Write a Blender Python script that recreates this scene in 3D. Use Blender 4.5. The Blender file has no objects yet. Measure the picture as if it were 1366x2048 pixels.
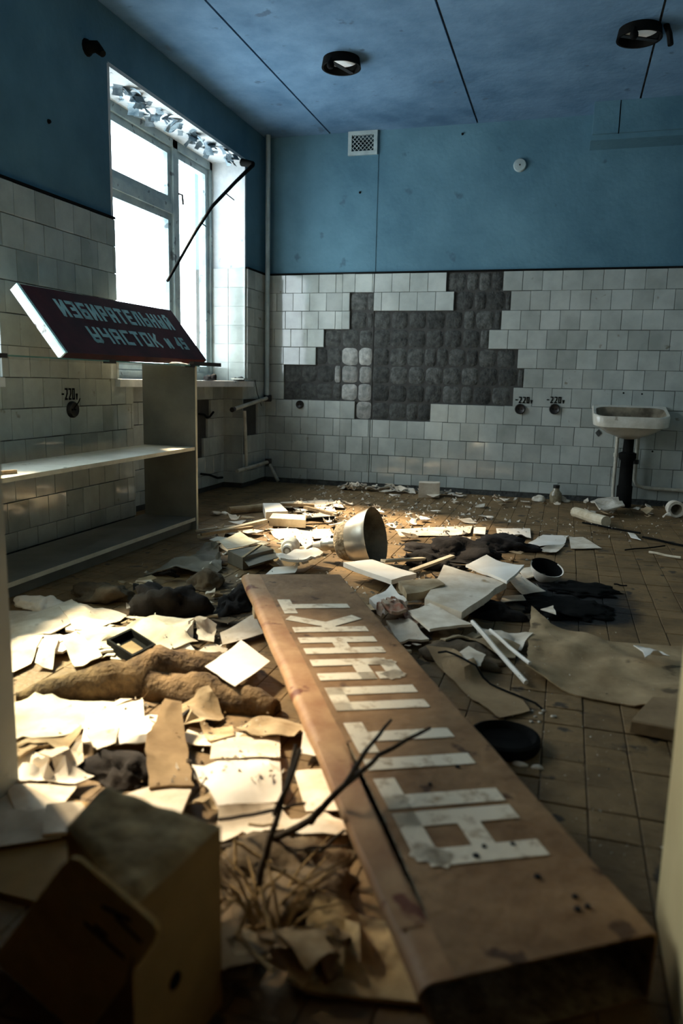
import bpy, bmesh, math, random
from mathutils import Vector, Matrix, noise
random.seed(7)
SC = bpy.context.scene
COL = SC.collection
# ------------------------------------------------------------------ camera
F_PX, YAW, PITCH, ROLL, CAM_H = 1501.54, 0.2847, 0.1724, 0.0229, 0.918
BACK_Y, LEFT_X, TILE_TOP, CEIL_Z = 6.338, -2.587, 1.814, 2.937
FRONT_Y, RIGHT_X = 1.28, 1.95
_f = Vector((-math.sin(YAW)*math.cos(PITCH), math.cos(YAW)*math.cos(PITCH), -math.sin(PITCH)))
_r0 = Vector((math.cos(YAW), math.sin(YAW), 0)); _u0 = _r0.cross(_f)
_r = math.cos(ROLL)*_r0 + math.sin(ROLL)*_u0
_u = -math.sin(ROLL)*_r0 + math.cos(ROLL)*_u0
CAM = Vector((0, 0, CAM_H))
cam_d = bpy.data.cameras.new('camera'); cam = bpy.data.objects.new('camera', cam_d); COL.objects.link(cam)
cam.matrix_world = Matrix(((_r.x, _u.x, -_f.x, 0), (_r.y, _u.y, -_f.y, 0), (_r.z, _u.z, -_f.z, CAM_H), (0, 0, 0, 1)))
cam_d.sensor_fit = 'VERTICAL'; cam_d.sensor_height = 36; cam_d.sensor_width = 24
cam_d.lens = F_PX/2048*36; cam_d.clip_start = .05
cam_d.dof.use_dof = True; cam_d.dof.focus_distance = 4.2; cam_d.dof.aperture_fstop = 2.4
SC.camera = cam
# ------------------------------------------------------------------ world, exposure
W = bpy.data.worlds.new('overcast_sky'); SC.world = W; W.use_nodes = True
_bg = W.node_tree.nodes['Background']; _bg.inputs[0].default_value = (0.84, 0.95, 1.0, 1); _bg.inputs[1].default_value = 13.0
SC.view_settings.view_transform = 'Standard'; SC.view_settings.look = 'None'
SC.view_settings.gamma = 1; SC.view_settings.exposure = 0.12; SC.view_settings.use_curve_mapping = False
for _n, (_y0, _y1) in (('window_daylight', (4.02, 5.93)), ('window_left_offscreen', (1.45, 3.03))):
    _l = bpy.data.lights.new(_n, 'AREA'); _l.shape = 'RECTANGLE'; _l.size = 1.75; _l.size_y = _y1-_y0
    _o = bpy.data.objects.new(_n, _l); COL.objects.link(_o); _o.location = (-3.06, (_y0+_y1)/2, 1.78)
    _o.rotation_euler = (0, -math.pi/2, 0); _l.cycles.is_portal = True
_sl = bpy.data.lights.new('sun_offscreen', 'SUN'); _sl.energy = 33.0; _sl.color = (1.0, .80, .52); _sl.angle = math.radians(11)
_so = bpy.data.objects.new('sun_offscreen', _sl); COL.objects.link(_so); _so.location = (-8, 6, 9)
_so.rotation_euler = Vector((1.0, -.40, -1.06)).to_track_quat('-Z', 'Y').to_euler()
# ------------------------------------------------------------------ pixel helpers (rays of the photograph)
def ray(u, v): return _f + _r*((u-683)/F_PX) - _u*((v-1024)/F_PX)
def fp(u, v, z=0.): d = ray(u, v); return CAM + d*((z-CAM_H)/d.z)
def bp(u, v, y=BACK_Y): d = ray(u, v); return CAM + d*(y/d.y)
def lp(u, v, x=LEFT_X): d = ray(u, v); return CAM + d*(x/d.x)
# ------------------------------------------------------------------ materials
def M(name, c1, c2=None, scale=8., rough=.8, bump=.25, rnd=0., metal=0., spec=.3, coord='Object', detail=6., lo=.35, hi=.65, bscale=None, dirt=None):
    m = bpy.data.materials.new(name); m.use_nodes = True; nt = m.node_tree; N = nt.nodes; L = nt.links
    b = N['Principled BSDF']; b.inputs['Roughness'].default_value = rough; b.inputs['Metallic'].default_value = metal
    b.inputs['Specular IOR Level'].default_value = spec
    if c2 is None: c2 = tuple(c*.75 for c in c1)
    if coord == 'World':
        src = N.new('ShaderNodeNewGeometry').outputs['Position']
    else:
        src = N.new('ShaderNodeTexCoord').outputs[coord]
    nz = N.new('ShaderNodeTexNoise'); nz.inputs['Scale'].default_value = scale; nz.inputs['Detail'].default_value = detail
    nz.inputs['Roughness'].default_value = .62
    L.new(src, nz.inputs['Vector'])
    rp = N.new('ShaderNodeValToRGB'); rp.color_ramp.elements[0].position = lo; rp.color_ramp.elements[1].position = hi
    rp.color_ramp.elements[0].color = (*c2, 1); rp.color_ramp.elements[1].color = (*c1, 1)
    L.new(nz.outputs['Fac'], rp.inputs['Fac']); out = rp.outputs['Color']
    if dirt:  # dark specks with a shape of their own: (colour, scale, threshold)
        n2 = N.new('ShaderNodeTexNoise'); n2.inputs['Scale'].default_value = dirt[1]; n2.inputs['Detail'].default_value = 3
        L.new(src, n2.inputs['Vector'])
        r2 = N.new('ShaderNodeValToRGB'); r2.color_ramp.elements[0].position = dirt[2]; r2.color_ramp.elements[1].position = dirt[2]+.06
        r2.color_ramp.elements[0].color = (0, 0, 0, 1); r2.color_ramp.elements[1].color = (1, 1, 1, 1)
        L.new(n2.outputs['Fac'], r2.inputs['Fac'])
        mx = N.new('ShaderNodeMixRGB'); mx.inputs[2].default_value = (*dirt[0], 1)
        L.new(r2.outputs['Color'], mx.inputs[0]); L.new(out, mx.inputs[1]); out = mx.outputs[0]
    if rnd:
        oi = N.new('ShaderNodeObjectInfo'); mr = N.new('ShaderNodeMapRange')
        mr.inputs[3].default_value = 1-rnd; mr.inputs[4].default_value = 1+rnd*.35
        L.new(oi.outputs['Random'], mr.inputs[0])
        ml = N.new('ShaderNodeMixRGB'); ml.blend_type = 'MULTIPLY'; ml.inputs[0].default_value = 1
        L.new(out, ml.inputs[1]); L.new(mr.outputs[0], ml.inputs[2]); out = ml.outputs[0]
    L.new(out, b.inputs['Base Color'])
    if bump:
        nb = N.new('ShaderNodeTexNoise'); nb.inputs['Scale'].default_value = bscale or scale*4; nb.inputs['Detail'].default_value = 8
        L.new(src, nb.inputs['Vector'])
        bm_ = N.new('ShaderNodeBump'); bm_.inputs['Strength'].default_value = bump; bm_.inputs['Distance'].default_value = .01
        L.new(nb.outputs['Fac'], bm_.inputs['Height']); L.new(bm_.outputs[0], b.inputs['Normal'])
    m['_out'] = 1
    return m
def zsplit(m, ztop, low1, low2):
    """below ztop the wall is bare dark mortar, above it the paint of material m"""
    nt = m.node_tree; N = nt.nodes; L = nt.links; b = N['Principled BSDF']
    old = b.inputs['Base Color'].links[0].from_socket
    g = N.new('ShaderNodeNewGeometry'); sp = N.new('ShaderNodeSeparateXYZ'); L.new(g.outputs['Position'], sp.inputs[0])
    gt = N.new('ShaderNodeMath'); gt.operation = 'GREATER_THAN'; gt.inputs[1].default_value = ztop; L.new(sp.outputs[2], gt.inputs[0])
    nz = N.new('ShaderNodeTexNoise'); nz.inputs['Scale'].default_value = 14; L.new(g.outputs['Position'], nz.inputs['Vector'])
    rp = N.new('ShaderNodeValToRGB'); rp.color_ramp.elements[0].color = (*low1, 1); rp.color_ramp.elements[1].color = (*low2, 1)
    L.new(nz.outputs['Fac'], rp.inputs[0])
    mx = N.new('ShaderNodeMixRGB'); L.new(gt.outputs[0], mx.inputs[0]); L.new(rp.outputs[0], mx.inputs[1]); L.new(old, mx.inputs[2])
    L.new(mx.outputs[0], b.inputs['Base Color'])
    return m
def glass(name, tint, dirt=.06):
    m = bpy.data.materials.new(name); m.use_nodes = True; nt = m.node_tree; N = nt.nodes; L = nt.links
    N.remove(N['Principled BSDF']); out = N['Material Output']
    t = N.new('ShaderNodeBsdfTransparent'); t.inputs[0].default_value = (*tint, 1)
    g = N.new('ShaderNodeBsdfGlossy'); g.inputs['Roughness'].default_value = .06
    d = N.new('ShaderNodeBsdfDiffuse'); d.inputs[0].default_value = (.6, .62, .58, 1)
    lw = N.new('ShaderNodeLayerWeight'); pw = N.new('ShaderNodeMath'); pw.operation = 'POWER'; pw.inputs[1].default_value = 5; L.new(lw.outputs['Facing'], pw.inputs[0])
    sc = N.new('ShaderNodeMath'); sc.operation = 'MULTIPLY_ADD'; sc.inputs[1].default_value = .9; sc.inputs[2].default_value = .04; L.new(pw.outputs[0], sc.inputs[0])
    a = N.new('ShaderNodeMixShader'); L.new(sc.outputs[0], a.inputs[0]); L.new(t.outputs[0], a.inputs[1]); L.new(g.outputs[0], a.inputs[2])
    c = N.new('ShaderNodeMixShader'); c.inputs[0].default_value = dirt; L.new(a.outputs[0], c.inputs[1]); L.new(d.outputs[0], c.inputs[2])
    L.new(c.outputs[0], out.inputs['Surface'])
    return m
PAINT = (.105, .20, .25)
m_wall = zsplit(M('blue_wall_paint', (.105, .22, .28), (.042, .112, .158), lo=.25, hi=.75, scale=1.7, rough=.75, bump=.25, coord='World', dirt=((.05, .11, .15), 7., .70), bscale=30), TILE_TOP, (.015, .015, .013), (.06, .06, .055))
m_wall_plain = zsplit(M('blue_wall_paint_plain_side', (.105, .22, .28), (.042, .112, .158), lo=.25, hi=.75, scale=1.7, coord='World', bump=.2), TILE_TOP, (.30, .33, .305), (.40, .43, .40))  # same blue paint, tile tones below the tile line
m_ceil = M('blue_ceiling_limewash', (.13, .235, .35), (.05, .115, .195), scale=2.2, rough=.9, bump=.4, coord='World', dirt=((.06, .11, .17), 9., .68), bscale=26, lo=.3, hi=.7)
m_corr = M('brown_corridor_plaster', (.30, .22, .12), (.22, .15, .08), scale=3, coord='World')
m_tile = M('white_glazed_tile', (.40, .43, .40), (.30, .33, .305), scale=5, rough=.07, bump=.05, rnd=.22, spec=.5, coord='World', bscale=9, dirt=((.20, .19, .15), 11., .70))
m_mortar = M('grey_mortar_pad', (.095, .10, .092), (.035, .038, .035), scale=20, rough=.95, bump=.9, rnd=.5, coord='World', bscale=60)
m_mortar_pale = M('pale_mortar_pad', (.36, .36, .33), (.18, .19, .175), scale=18, rough=.95, bump=.8, rnd=.3, coord='World', bscale=60)
m_black = M('matt_black', (.008, .008, .007), (.003, .003, .003), rough=.8, bump=.2, spec=.06)  # shared black for soot, metal, hole discs and the strip over the tiles
m_dark = M('dark_bakelite', (.02, .017, .015), (.01, .009, .008), rough=.45, bump=.1)
m_frame = M('grey_green_window_paint', (.33, .40, .40), (.20, .27, .29), scale=6, rough=.6, bump=.3, coord='World', dirt=((.08, .10, .11), 16., .64))
m_white = M('white_reveal_plaster', (.60, .62, .62), (.44, .48, .50), scale=7, rough=.85, bump=.35, coord='World', dirt=((.10, .14, .17), 13., .69))
m_flake = M('paint_flake', (.36, .46, .52), (.05, .10, .14), scale=9, rough=.8, bump=.2, rnd=.7)
m_pipe = M('painted_pipe', (.36, .44, .44), (.26, .32, .32), scale=10, rough=.5, bump=.15, coord='World')
m_pipe_w = M('dirty_white_pipe', (.50, .48, .40), (.28, .26, .20), scale=9, rough=.5, bump=.2, coord='World')
m_glass = glass('dusty_window_glass', (.97, .985, 1.))
m_gtop = glass('green_edged_plate_glass', (.90, .97, .94), .10)
m_gedge = M('glass_edge_green', (.10, .25, .22), (.06, .16, .14), rough=.2, bump=0, spec=.6)
m_lam = M('grey_laminate', (.17, .175, .155), (.115, .12, .105), scale=4, rough=.55, bump=.08, coord='World')
m_lam_edge = M('cream_laminate_edge', (.62, .60, .48), (.46, .44, .34), scale=9, rough=.6, coord='World')
m_shelf = M('pale_shelf_board', (.80, .76, .66), (.62, .57, .47), scale=5, rough=.55, bump=.08, coord='World', dirt=((.25, .22, .16), 12., .66))
m_red = M('dark_maroon_sign_face', (.085, .018, .020), (.035, .010, .012), scale=4, rough=.62, bump=.12, spec=.12)
m_letter = M('pale_teal_sign_letter', (.44, .64, .61), (.26, .44, .42), scale=14, rough=.6, bump=.1)
m_signside = M('white_sign_side', (.85, .85, .82), (.68, .68, .64), scale=8, rough=.7, dirt=((.10, .06, .05), 12., .68))
m_tan = M('tan_sign_paint', (.35, .205, .098), (.19, .10, .042), scale=7, rough=.6, bump=.4, spec=.3, dirt=((.09, .045, .02), 16., .64), bscale=40)
m_tan_edge = M('worn_orange_edge', (.46, .27, .13), (.30, .14, .06), scale=9, rough=.6, bump=.2, dirt=((.16, .05, .02), 12., .62))
m_cream = M('worn_cream_lettering', (.78, .68, .52), (.40, .28, .16), scale=26, rough=.7, bump=.3, lo=.30, hi=.47)
m_paper = M('old_paper', (.84, .74, .60), (.60, .48, .34), scale=9, rough=.9, bump=.35, rnd=.16, dirt=((.36, .25, .13), 7., .66), bscale=16)
m_paper_clean = M('clean_paper', (.92, .85, .75), (.80, .71, .59), scale=5, rough=.9, bump=.2, rnd=.06, bscale=10)
m_paper_dirty = M('dirty_yellow_paper', (.58, .45, .28), (.30, .20, .10), scale=8, rough=.95, bump=.5, rnd=.25, bscale=18)
m_card = M('brown_cardboard', (.34, .23, .12), (.22, .14, .07), scale=7, rough=.95, bump=.35, rnd=.2)
m_grey_sheet = M('grey_film', (.19, .165, .12), (.12, .10, .07), scale=6, rough=.6, bump=.5, rnd=.2, bscale=10)
m_felt = M('brown_felt', (.21, .135, .065), (.05, .03, .015), scale=16, rough=1., bump=1., bscale=70)
m_rag = M('dark_rag', (.026, .020, .016), (.009, .007, .006), scale=9, rough=1., bump=.8, rnd=.4, bscale=30)
m_ragbrown = M('brown_rag', (.20, .14, .08), (.07, .05, .03), scale=9, rough=1., bump=.8, rnd=.3, bscale=30)
m_wood = M('splintered_wood', (.42, .31, .18), (.22, .15, .08), scale=12, rough=.85, bump=.5, rnd=.35)
m_woodpale = M('pale_wood', (.66, .57, .42), (.48, .38, .24), scale=12, rough=.8, bump=.4, rnd=.2)
m_lino = M('brown_linoleum', (.46, .325, .175), (.25, .165, .08), scale=6, rough=.75, bump=.3, dirt=((.12, .08, .04), 9., .64), bscale=30)
m_chrome = M('dull_aluminium', (.66, .62, .54), (.48, .44, .36), scale=5, rough=.33, bump=.08, metal=.85)
m_scab = M('corroded_metal', (.42, .34, .22), (.16, .11, .06), scale=38, rough=.9, bump=1., bscale=60)
m_sink = M('stained_enamel', (.62, .60, .52), (.42, .39, .31), scale=7, rough=.25, bump=.05, spec=.5, dirt=((.15, .12, .07), 9., .66))
m_plaster = M('white_plaster_chip', (.72, .66, .56), (.46, .39, .29), scale=20, rough=.95, bump=.5, rnd=.3)
m_twig = M('dry_twig', (.065, .045, .025), (.025, .017, .010), scale=30, rough=.9, bump=.5)
m_straw = M('dry_grass', (.34, .22, .09), (.16, .10, .04), scale=20, rough=.9, bump=.2)
m_jamb = M('cream_door_paint', (.84, .65, .33), (.68, .50, .24), scale=3, rough=.5, bump=.1, coord='World')
m_blockm = M('mottled_block', (.62, .47, .25), (.26, .18, .085), scale=14, rough=.95, bump=.6, bscale=40)
m_boxside = M('box_side_brown', (.40, .25, .095), (.27, .165, .06), scale=5, rough=.8, bump=.2)
m_redprint = M('red_print', (.30, .075, .03), (.50, .40, .28), scale=22, rough=.7)
m_bottle = M('brown_dusty_bottle', (.30, .25, .16), (.14, .11, .06), scale=20, rough=.25, bump=.2, spec=.6)
m_dirt = M('dark_dirt', (.11, .075, .04), (.035, .024, .014), scale=14, rough=1., bump=.9, bscale=60)
m_inner_brown = M('brown_inner_enamel', (.30, .25, .17), (.07, .055, .035), scale=6, rough=.4, bump=.1)  # darker brown lining for the insides of basin, lamp, pot and insulator
m_ochre = M('ochre_card', (.80, .54, .22), (.58, .37, .13), scale=6, rough=.8, bump=.2)
# floor tiles: brown clinker with a soot scar
def floor_mat():
    m = M('brown_floor_tile', (.26, .16, .068), (.13, .078, .03), scale=5, rough=.66, bump=.4, rnd=.18, coord='World', dirt=((.05, .035, .02), 10., .62), bscale=45, spec=.35)
    nt = m.node_tree; N = nt.nodes; L = nt.links; b = N['Principled BSDF']
    old = b.inputs['Base Color'].links[0].from_socket
    g = N.new('ShaderNodeNewGeometry')
    def blob(cx, cy, rx, ry, sharp, wob):
        ns = N.new('ShaderNodeTexNoise'); ns.inputs['Scale'].default_value = 4; ns.inputs['Detail'].default_value = 7; L.new(g.outputs['Position'], ns.inputs[0])
        s = N.new('ShaderNodeVectorMath'); s.operation = 'SUBTRACT'; s.inputs[1].default_value = (cx, cy, 0); L.new(g.outputs['Position'], s.inputs[0])
        d = N.new('ShaderNodeVectorMath'); d.operation = 'MULTIPLY'; d.inputs[1].default_value = (1/rx, 1/ry, 0); L.new(s.outputs[0], d.inputs[0])
        l = N.new('ShaderNodeVectorMath'); l.operation = 'LENGTH'; L.new(d.outputs[0], l.inputs[0])
        a = N.new('ShaderNodeMath'); a.operation = 'MULTIPLY_ADD'; a.inputs[1].default_value = wob; L.new(ns.outputs[0], a.inputs[0]); L.new(l.outputs['Value'], a.inputs[2])
        mr = N.new('ShaderNodeMapRange'); mr.inputs[1].default_value = 1+wob*.5; mr.inputs[2].default_value = 1+wob*.5-sharp; L.new(a.outputs[0], mr.inputs[0])
        return mr.outputs[0]
    c = fp(1140, 1205)
    mx2 = N.new('ShaderNodeMixRGB'); mx2.inputs[2].default_value = (.006, .005, .004, 1); L.new(blob(c.x, c.y, .30, .42, .3, 1.2), mx2.inputs[0]); L.new(old, mx2.inputs[1])
    L.new(mx2.outputs[0], b.inputs['Base Color'])
    return m
m_floor = floor_mat()
m_grout = M('dark_floor_joint', (.055, .04, .024), (.03, .021, .012), coord='World')
# ------------------------------------------------------------------ object helpers
def tag(o, label=None, cat=None, group=None, kind=None):
    if label: o['label'] = label
    if cat: o['category'] = cat
    if group: o['group'] = group
    if kind: o['kind'] = kind
    return o
def rootloc(o):
    v = Vector((0, 0, 0))
    while o: v += o.location; o = o.parent
    return v
def empty(name, loc, label=None, cat=None, group=None, kind=None):
    o = bpy.data.objects.new(name, None); o.empty_display_size = .05; o.location = loc; COL.objects.link(o)
    return tag(o, label, cat, group, kind)
def mesh(name, vs, fs, mat, parent=None, smooth=False, label=None, cat=None, group=None, kind=None):
    """vs in world coordinates; a top-level thing gets its origin at its base centre"""
    vs = [Vector(v) for v in vs]
    if parent: off = rootloc(parent)
    elif kind == 'structure': off = Vector((0, 0, 0))
    else:
        lo = [min(v[i] for v in vs) for i in range(3)]; hi = [max(v[i] for v in vs) for i in range(3)]
        off = Vector(((lo[0]+hi[0])/2, (lo[1]+hi[1])/2, lo[2]))
    me = bpy.data.meshes.new(name); me.from_pydata([tuple(v-off) for v in vs], [], fs); me.update()
    if isinstance(mat, (list, tuple)):
        for q in mat: me.materials.append(q)
    else: me.materials.append(mat)
    o = bpy.data.objects.new(name, me); COL.objects.link(o)
    if parent: o.parent = parent
    else: o.location = off
    if smooth:
        for p_ in me.polygons: p_.use_smooth = True
    return tag(o, label, cat, group, kind)
BOXF = [(0, 3, 2, 1), (4, 5, 6, 7), (0, 1, 5, 4), (1, 2, 6, 5), (2, 3, 7, 6), (3, 0, 4, 7)]
class MB:
    def __init__(s): s.v = []; s.f = []
    def add(s, vs, fs): n = len(s.v); s.v += [Vector(v) for v in vs]; s.f += [tuple(n+i for i in q) for q in fs]; return s
    def box(s, x0, x1, y0, y1, z0, z1):
        return s.add([(x0, y0, z0), (x1, y0, z0), (x1, y1, z0), (x0, y1, z0), (x0, y0, z1), (x1, y0, z1), (x1, y1, z1), (x0, y1, z1)], BOXF)
    def bar(s, a, b, w, h, up=Vector((0, 0, 1))):
        a = Vector(a); b = Vector(b); d = (b-a).normalized(); sx = d.cross(up)
        if sx.length < 1e-4: sx = d.cross(Vector((1, 0, 0)))
        sx.normalize(); su = sx.cross(d)
        vs = [p_+sx*i*w/2+su*j*h/2 for p_ in (a, b) for i, j in ((-1, -1), (1, -1), (1, 1), (-1, 1))]
        return s.add(vs, BOXF)
    def tube(s, pts, rad, n=8, cap=True):
        pts = [Vector(q) for q in pts]; k = len(pts)
        if not isinstance(rad, (list, tuple)): rad = [rad]*k
        up = None; rings = []
        for i, q in enumerate(pts):
            d = (pts[min(i+1, k-1)]-pts[max(i-1, 0)]).normalized()
            if up is None: up = d.cross(Vector((.31, .17, .93))); up = up if up.length > .05 else d.cross(Vector((1, 0, 0)))
            up = (up-d*up.dot(d)).normalized(); w = d.cross(up)
            rings.append([q+(up*math.cos(2*math.pi*j/n)+w*math.sin(2*math.pi*j/n))*rad[i] for j in range(n)])
        fs = []
        for i in range(k-1):
            for j in range(n): fs.append((i*n+j, i*n+(j+1) % n, (i+1)*n+(j+1) % n, (i+1)*n+j))
        if cap: fs += [tuple(reversed(range(n))), tuple((k-1)*n+j for j in range(n))]
        return s.add([v for r_ in rings for v in r_], fs)
    def lathe(s, org, axis, prof, n=28, cap=(True, True)):
        ax = Vector(axis).normalized(); a = ax.cross(Vector((0, 0, 1)))
        if a.length < .05: a = Vector((1, 0, 0))
        a.normalize(); b = ax.cross(a); o = Vector(org); vs = []; fs = []
        for t, r_ in prof:
            vs += [o+ax*t+(a*math.cos(2*math.pi*j/n)+b*math.sin(2*math.pi*j/n))*r_ for j in range(n)]
        for i in range(len(prof)-1):
            for j in range(n): fs.append((i*n+j, i*n+(j+1) % n, (i+1)*n+(j+1) % n, (i+1)*n+j))
        if cap[0]: fs.append(tuple(reversed(range(n))))
        if cap[1]: fs.append(tuple((len(prof)-1)*n+j for j in range(n)))
        return s.add(vs, fs)
    def build(s, name, mat, parent=None, smooth=False, **k): return mesh(name, s.v, s.f, mat, parent, smooth, **k)
def smooth_angle(o, deg=40):
    me = o.data
    for p_ in me.polygons: p_.use_smooth = True
    bm = bmesh.new(); bm.from_mesh(me)
    for e in bm.edges:
        if len(e.link_faces) == 2 and e.calc_face_angle(0) > math.radians(deg): e.smooth = False
    bm.to_mesh(me); bm.free()
    return o
def piece(name, me, loc, parent, mat_unused=None):
    o = bpy.data.objects.new(name, me); COL.objects.link(o); o.parent = parent; o.location = Vector(loc)-rootloc(parent)
    return o
def nz(v, f, seed=0.): return noise.noise(Vector((v[0]*f+seed*17.3, v[1]*f-seed*9.1, v[2]*f+seed*5.7)))
CELL = .01
HS, HD = {}, {}          # solid things / layers that later sheets lie on
def rast(vs, fs, H):
    def put(x, y, z):
        k = (math.floor(x/CELL), math.floor(y/CELL))
        if z > H.get(k, 0.): H[k] = z
    for v in vs: put(v[0], v[1], v[2])
    for f_ in fs:
        for i in range(1, len(f_)-1):
            A_, B_, C_ = vs[f_[0]], vs[f_[i]], vs[f_[i+1]]
            m_ = max((A_-B_).length, (B_-C_).length, (A_-C_).length); n = min(60, int(m_/CELL*1.3)+1)
            if n < 2: continue
            for p_ in range(n+1):
                for q_ in range(n+1-p_):
                    w = A_+(B_-A_)*(p_/n)+(C_-A_)*(q_/n); put(w.x, w.y, w.z)
def hget(H, x, y, r_=1):
    i, j = math.floor(x/CELL), math.floor(y/CELL)
    return max(H.get((i+a, j+b), 0.) for a in range(-r_, r_+1) for b in range(-r_, r_+1))
def wverts(o): off = rootloc(o); return [v.co+off for v in o.data.vertices]
def reg(o, H): rast(wverts(o), [tuple(p_.vertices) for p_ in o.data.polygons], H)
QUEUE = []; STQ = []     # sheets and sticks are laid down after the solid things, in order
def S(*a, **k):
    if QUEUE is not None: QUEUE.append((a, k))
    else: return sheet(*a, **k)
_sc = [0]
def sheet(name, label, cat, px, z=.006, th=.002, amp=.008, freq=6., lift=(), mat=None, group=None, parent=None, res=4, rad=.6, cap=.05):
    """a thin thing lying on the floor: outline given as photo pixels on the plane at height z"""
    _sc[0] += 1; seed = _sc[0]*.731
    P = [fp(u, v, z) for u, v in px]
    bm = bmesh.new()
    if len(P) == 4:
        n = res+3; g = []
        for i in range(n+1):
            for j in range(n+1):
                a = P[0].lerp(P[1], i/n); b = P[3].lerp(P[2], i/n); g.append(bm.verts.new(a.lerp(b, j/n)))
        for i in range(n):
            for j in range(n): bm.faces.new((g[i*(n+1)+j], g[(i+1)*(n+1)+j], g[(i+1)*(n+1)+j+1], g[i*(n+1)+j+1]))
    else:
        fc = bm.faces.new([bm.verts.new(q) for q in P]); bmesh.ops.triangulate(bm, faces=[fc])
        for _ in range(max(1, res-1)):
            bmesh.ops.subdivide_edges(bm, edges=[e for e in bm.edges if e.calc_length() > .03], cuts=1, use_grid_fill=True)
            bmesh.ops.triangulate(bm, faces=bm.faces[:])
    diag = max((a-b).length for a in P for b in P)
    for v in bm.verts:
        base = v.co.copy(); h = 0
        h += amp*(nz(base, freq, seed)*1.2+abs(nz(base, freq*2.3, seed+3))*.8)
        for k, hh in lift:
            d = (Vector((base.x, base.y))-Vector((P[k].x, P[k].y))).length
            h += hh*max(0, 1-d/(diag*rad))**2
        if len(P) != 4:
            v.co.x += .006*nz(base, 40, seed); v.co.y += .006*nz(base, 40, seed+8)
        v.co.z = max(base.z+h, .0015)
    need = {}
    for v in bm.verts:
        h_ = hget(HD, v.co.x, v.co.y); need[v] = h_+.0007 if h_ < v.co.z+cap else 0.
    if th > .0085:      # stiff: rises as one piece
        up = max(0., max(need[v]-v.co.z for v in bm.verts))
        for v in bm.verts: v.co.z += up
    else:               # limp: drapes
        for _ in range(3):
            z_ = {v: max(v.co.z, need[v]) for v in bm.verts}
            for v in bm.verts:
                nb = [e.other_vert(v) for e in v.link_edges]; v.co.z = max(need[v], .6*z_[v]+.4*sum(z_[q] for q in nb)/len(nb))
    bmesh.ops.recalc_face_normals(bm, faces=bm.faces[:])
    if sum(f_.normal.z for f_ in bm.faces) < 0: bmesh.ops.reverse_faces(bm, faces=bm.faces[:])
    top = list(bm.faces)
    r_ = bmesh.ops.extrude_face_region(bm, geom=top)
    for v in [q for q in r_['geom'] if isinstance(q, bmesh.types.BMVert)]: v.co.z += th
    bm.verts.index_update(); vs = [v.co.copy() for v in bm.verts]; fs = [tuple(v.index for v in f_.verts) for f_ in bm.faces]; bm.free()
    rast(vs, fs, HD)
    o = mesh(name, vs, fs, mat or m_paper, parent, label=label, cat=cat, group=group)
    return smooth_angle(o, 35)
def lump(name, label, cat, px, size, z=0., mat=None, ridg=.5, freq=9., seed=None, group=None, sub=4, parent=None, rot=0.):
    """a crumpled heap: noise-folded dome that sits on the floor; px is its base centre"""
    c = fp(px[0], px[1], z) if len(px) == 2 else Vector(px)
    _sc[0] += 1; seed = seed or _sc[0]*1.37
    bm = bmesh.new(); bmesh.ops.create_icosphere(bm, subdivisions=sub, radius=1.)
    R_ = Matrix.Rotation(rot, 3, 'Z')
    for v in bm.verts:
        d = v.co.normalized(); q = Vector((d.x*size[0], d.y*size[1], d.z*size[2]))
        n1 = nz(q, freq, seed); n2 = 1-abs(nz(q, freq*1.9, seed+5))*2; n3 = 1-abs(nz(q, freq*4.1, seed+11))*2
        k = 1+ridg*(n1*.9+n2*.35+n3*.16-.25)
        p_ = q*k
        if p_.z < 0: p_.z *= .08
        v.co = R_ @ p_
    lo = min(v.co.z for v in bm.verts)
    bm.verts.index_update(); vs = [v.co+c-Vector((0, 0, lo)) for v in bm.verts]; fs = [tuple(v.index for v in f_.verts) for f_ in bm.faces]; bm.free()
    return mesh(name, vs, fs, mat or m_rag, parent, smooth=True, label=label, cat=cat, group=group)
def slab(name, label, cat, px, z, h, mat, group=None, wear=.002, parent=None):
    """a box-like thing (book, board, block) whose TOP outline is given in photo pixels at height z+h"""
    P = [fp(u, v, z+h) for u, v in px]; n = len(P)
    if sum((P[i].x*P[(i+1) % n].y-P[(i+1) % n].x*P[i].y) for i in range(n)) < 0: P.reverse()
    c = sum(P, Vector())/n; b = min(.004, h*.25)
    vs = []
    for hh, s in ((z, 0), (z+h-b, 0), (z+h, b)):
        for q in P:
            d = (c-q); d.z = 0; d = d.normalized()*s if d.length > 0 else d
            vs.append(Vector((q.x, q.y, hh))+d+Vector((random.uniform(-wear, wear), random.uniform(-wear, wear), 0)))
    fs = [tuple(reversed(range(n))), tuple(2*n+i for i in range(n))]
    for k in range(2):
        for i in range(n): fs.append((k*n+i, k*n+(i+1) % n, (k+1)*n+(i+1) % n, (k+1)*n+i))
    return mesh(name, vs, fs, mat, parent, label=label, cat=cat, group=group)
def stick(name, label, cat, pts, w, mat, z=(.01, .01), h=None, group=None, n=6):
    if STQ is not None: STQ.append(((name, label, cat, pts, w, mat), dict(z=z, h=h, group=group, n=n))); return
    a = fp(pts[0][0], pts[0][1], z[0]); b = fp(pts[1][0], pts[1][1], z[1]); t2 = (h or w)/2
    for t_ in range(17):      # rests on whatever lies under it
        q = a.lerp(b, t_/16); up = hget(HD, q.x, q.y)+t2-q.z
        if 0 < up < .07: a.z += up*(1-t_/16)**.5 if t_ < 16 else 0; b.z += up*(t_/16)**.5
    mb = MB()
    if h is None: mb.tube([a.lerp(b, t/4)+Vector((0, 0, .002*math.sin(t*2.))) for t in range(5)], w/2, n)
    else: mb.bar(a, b, w, h)
    o = mb.build(name, mat, label=label, cat=cat, group=group); reg(o, HD); return o
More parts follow.
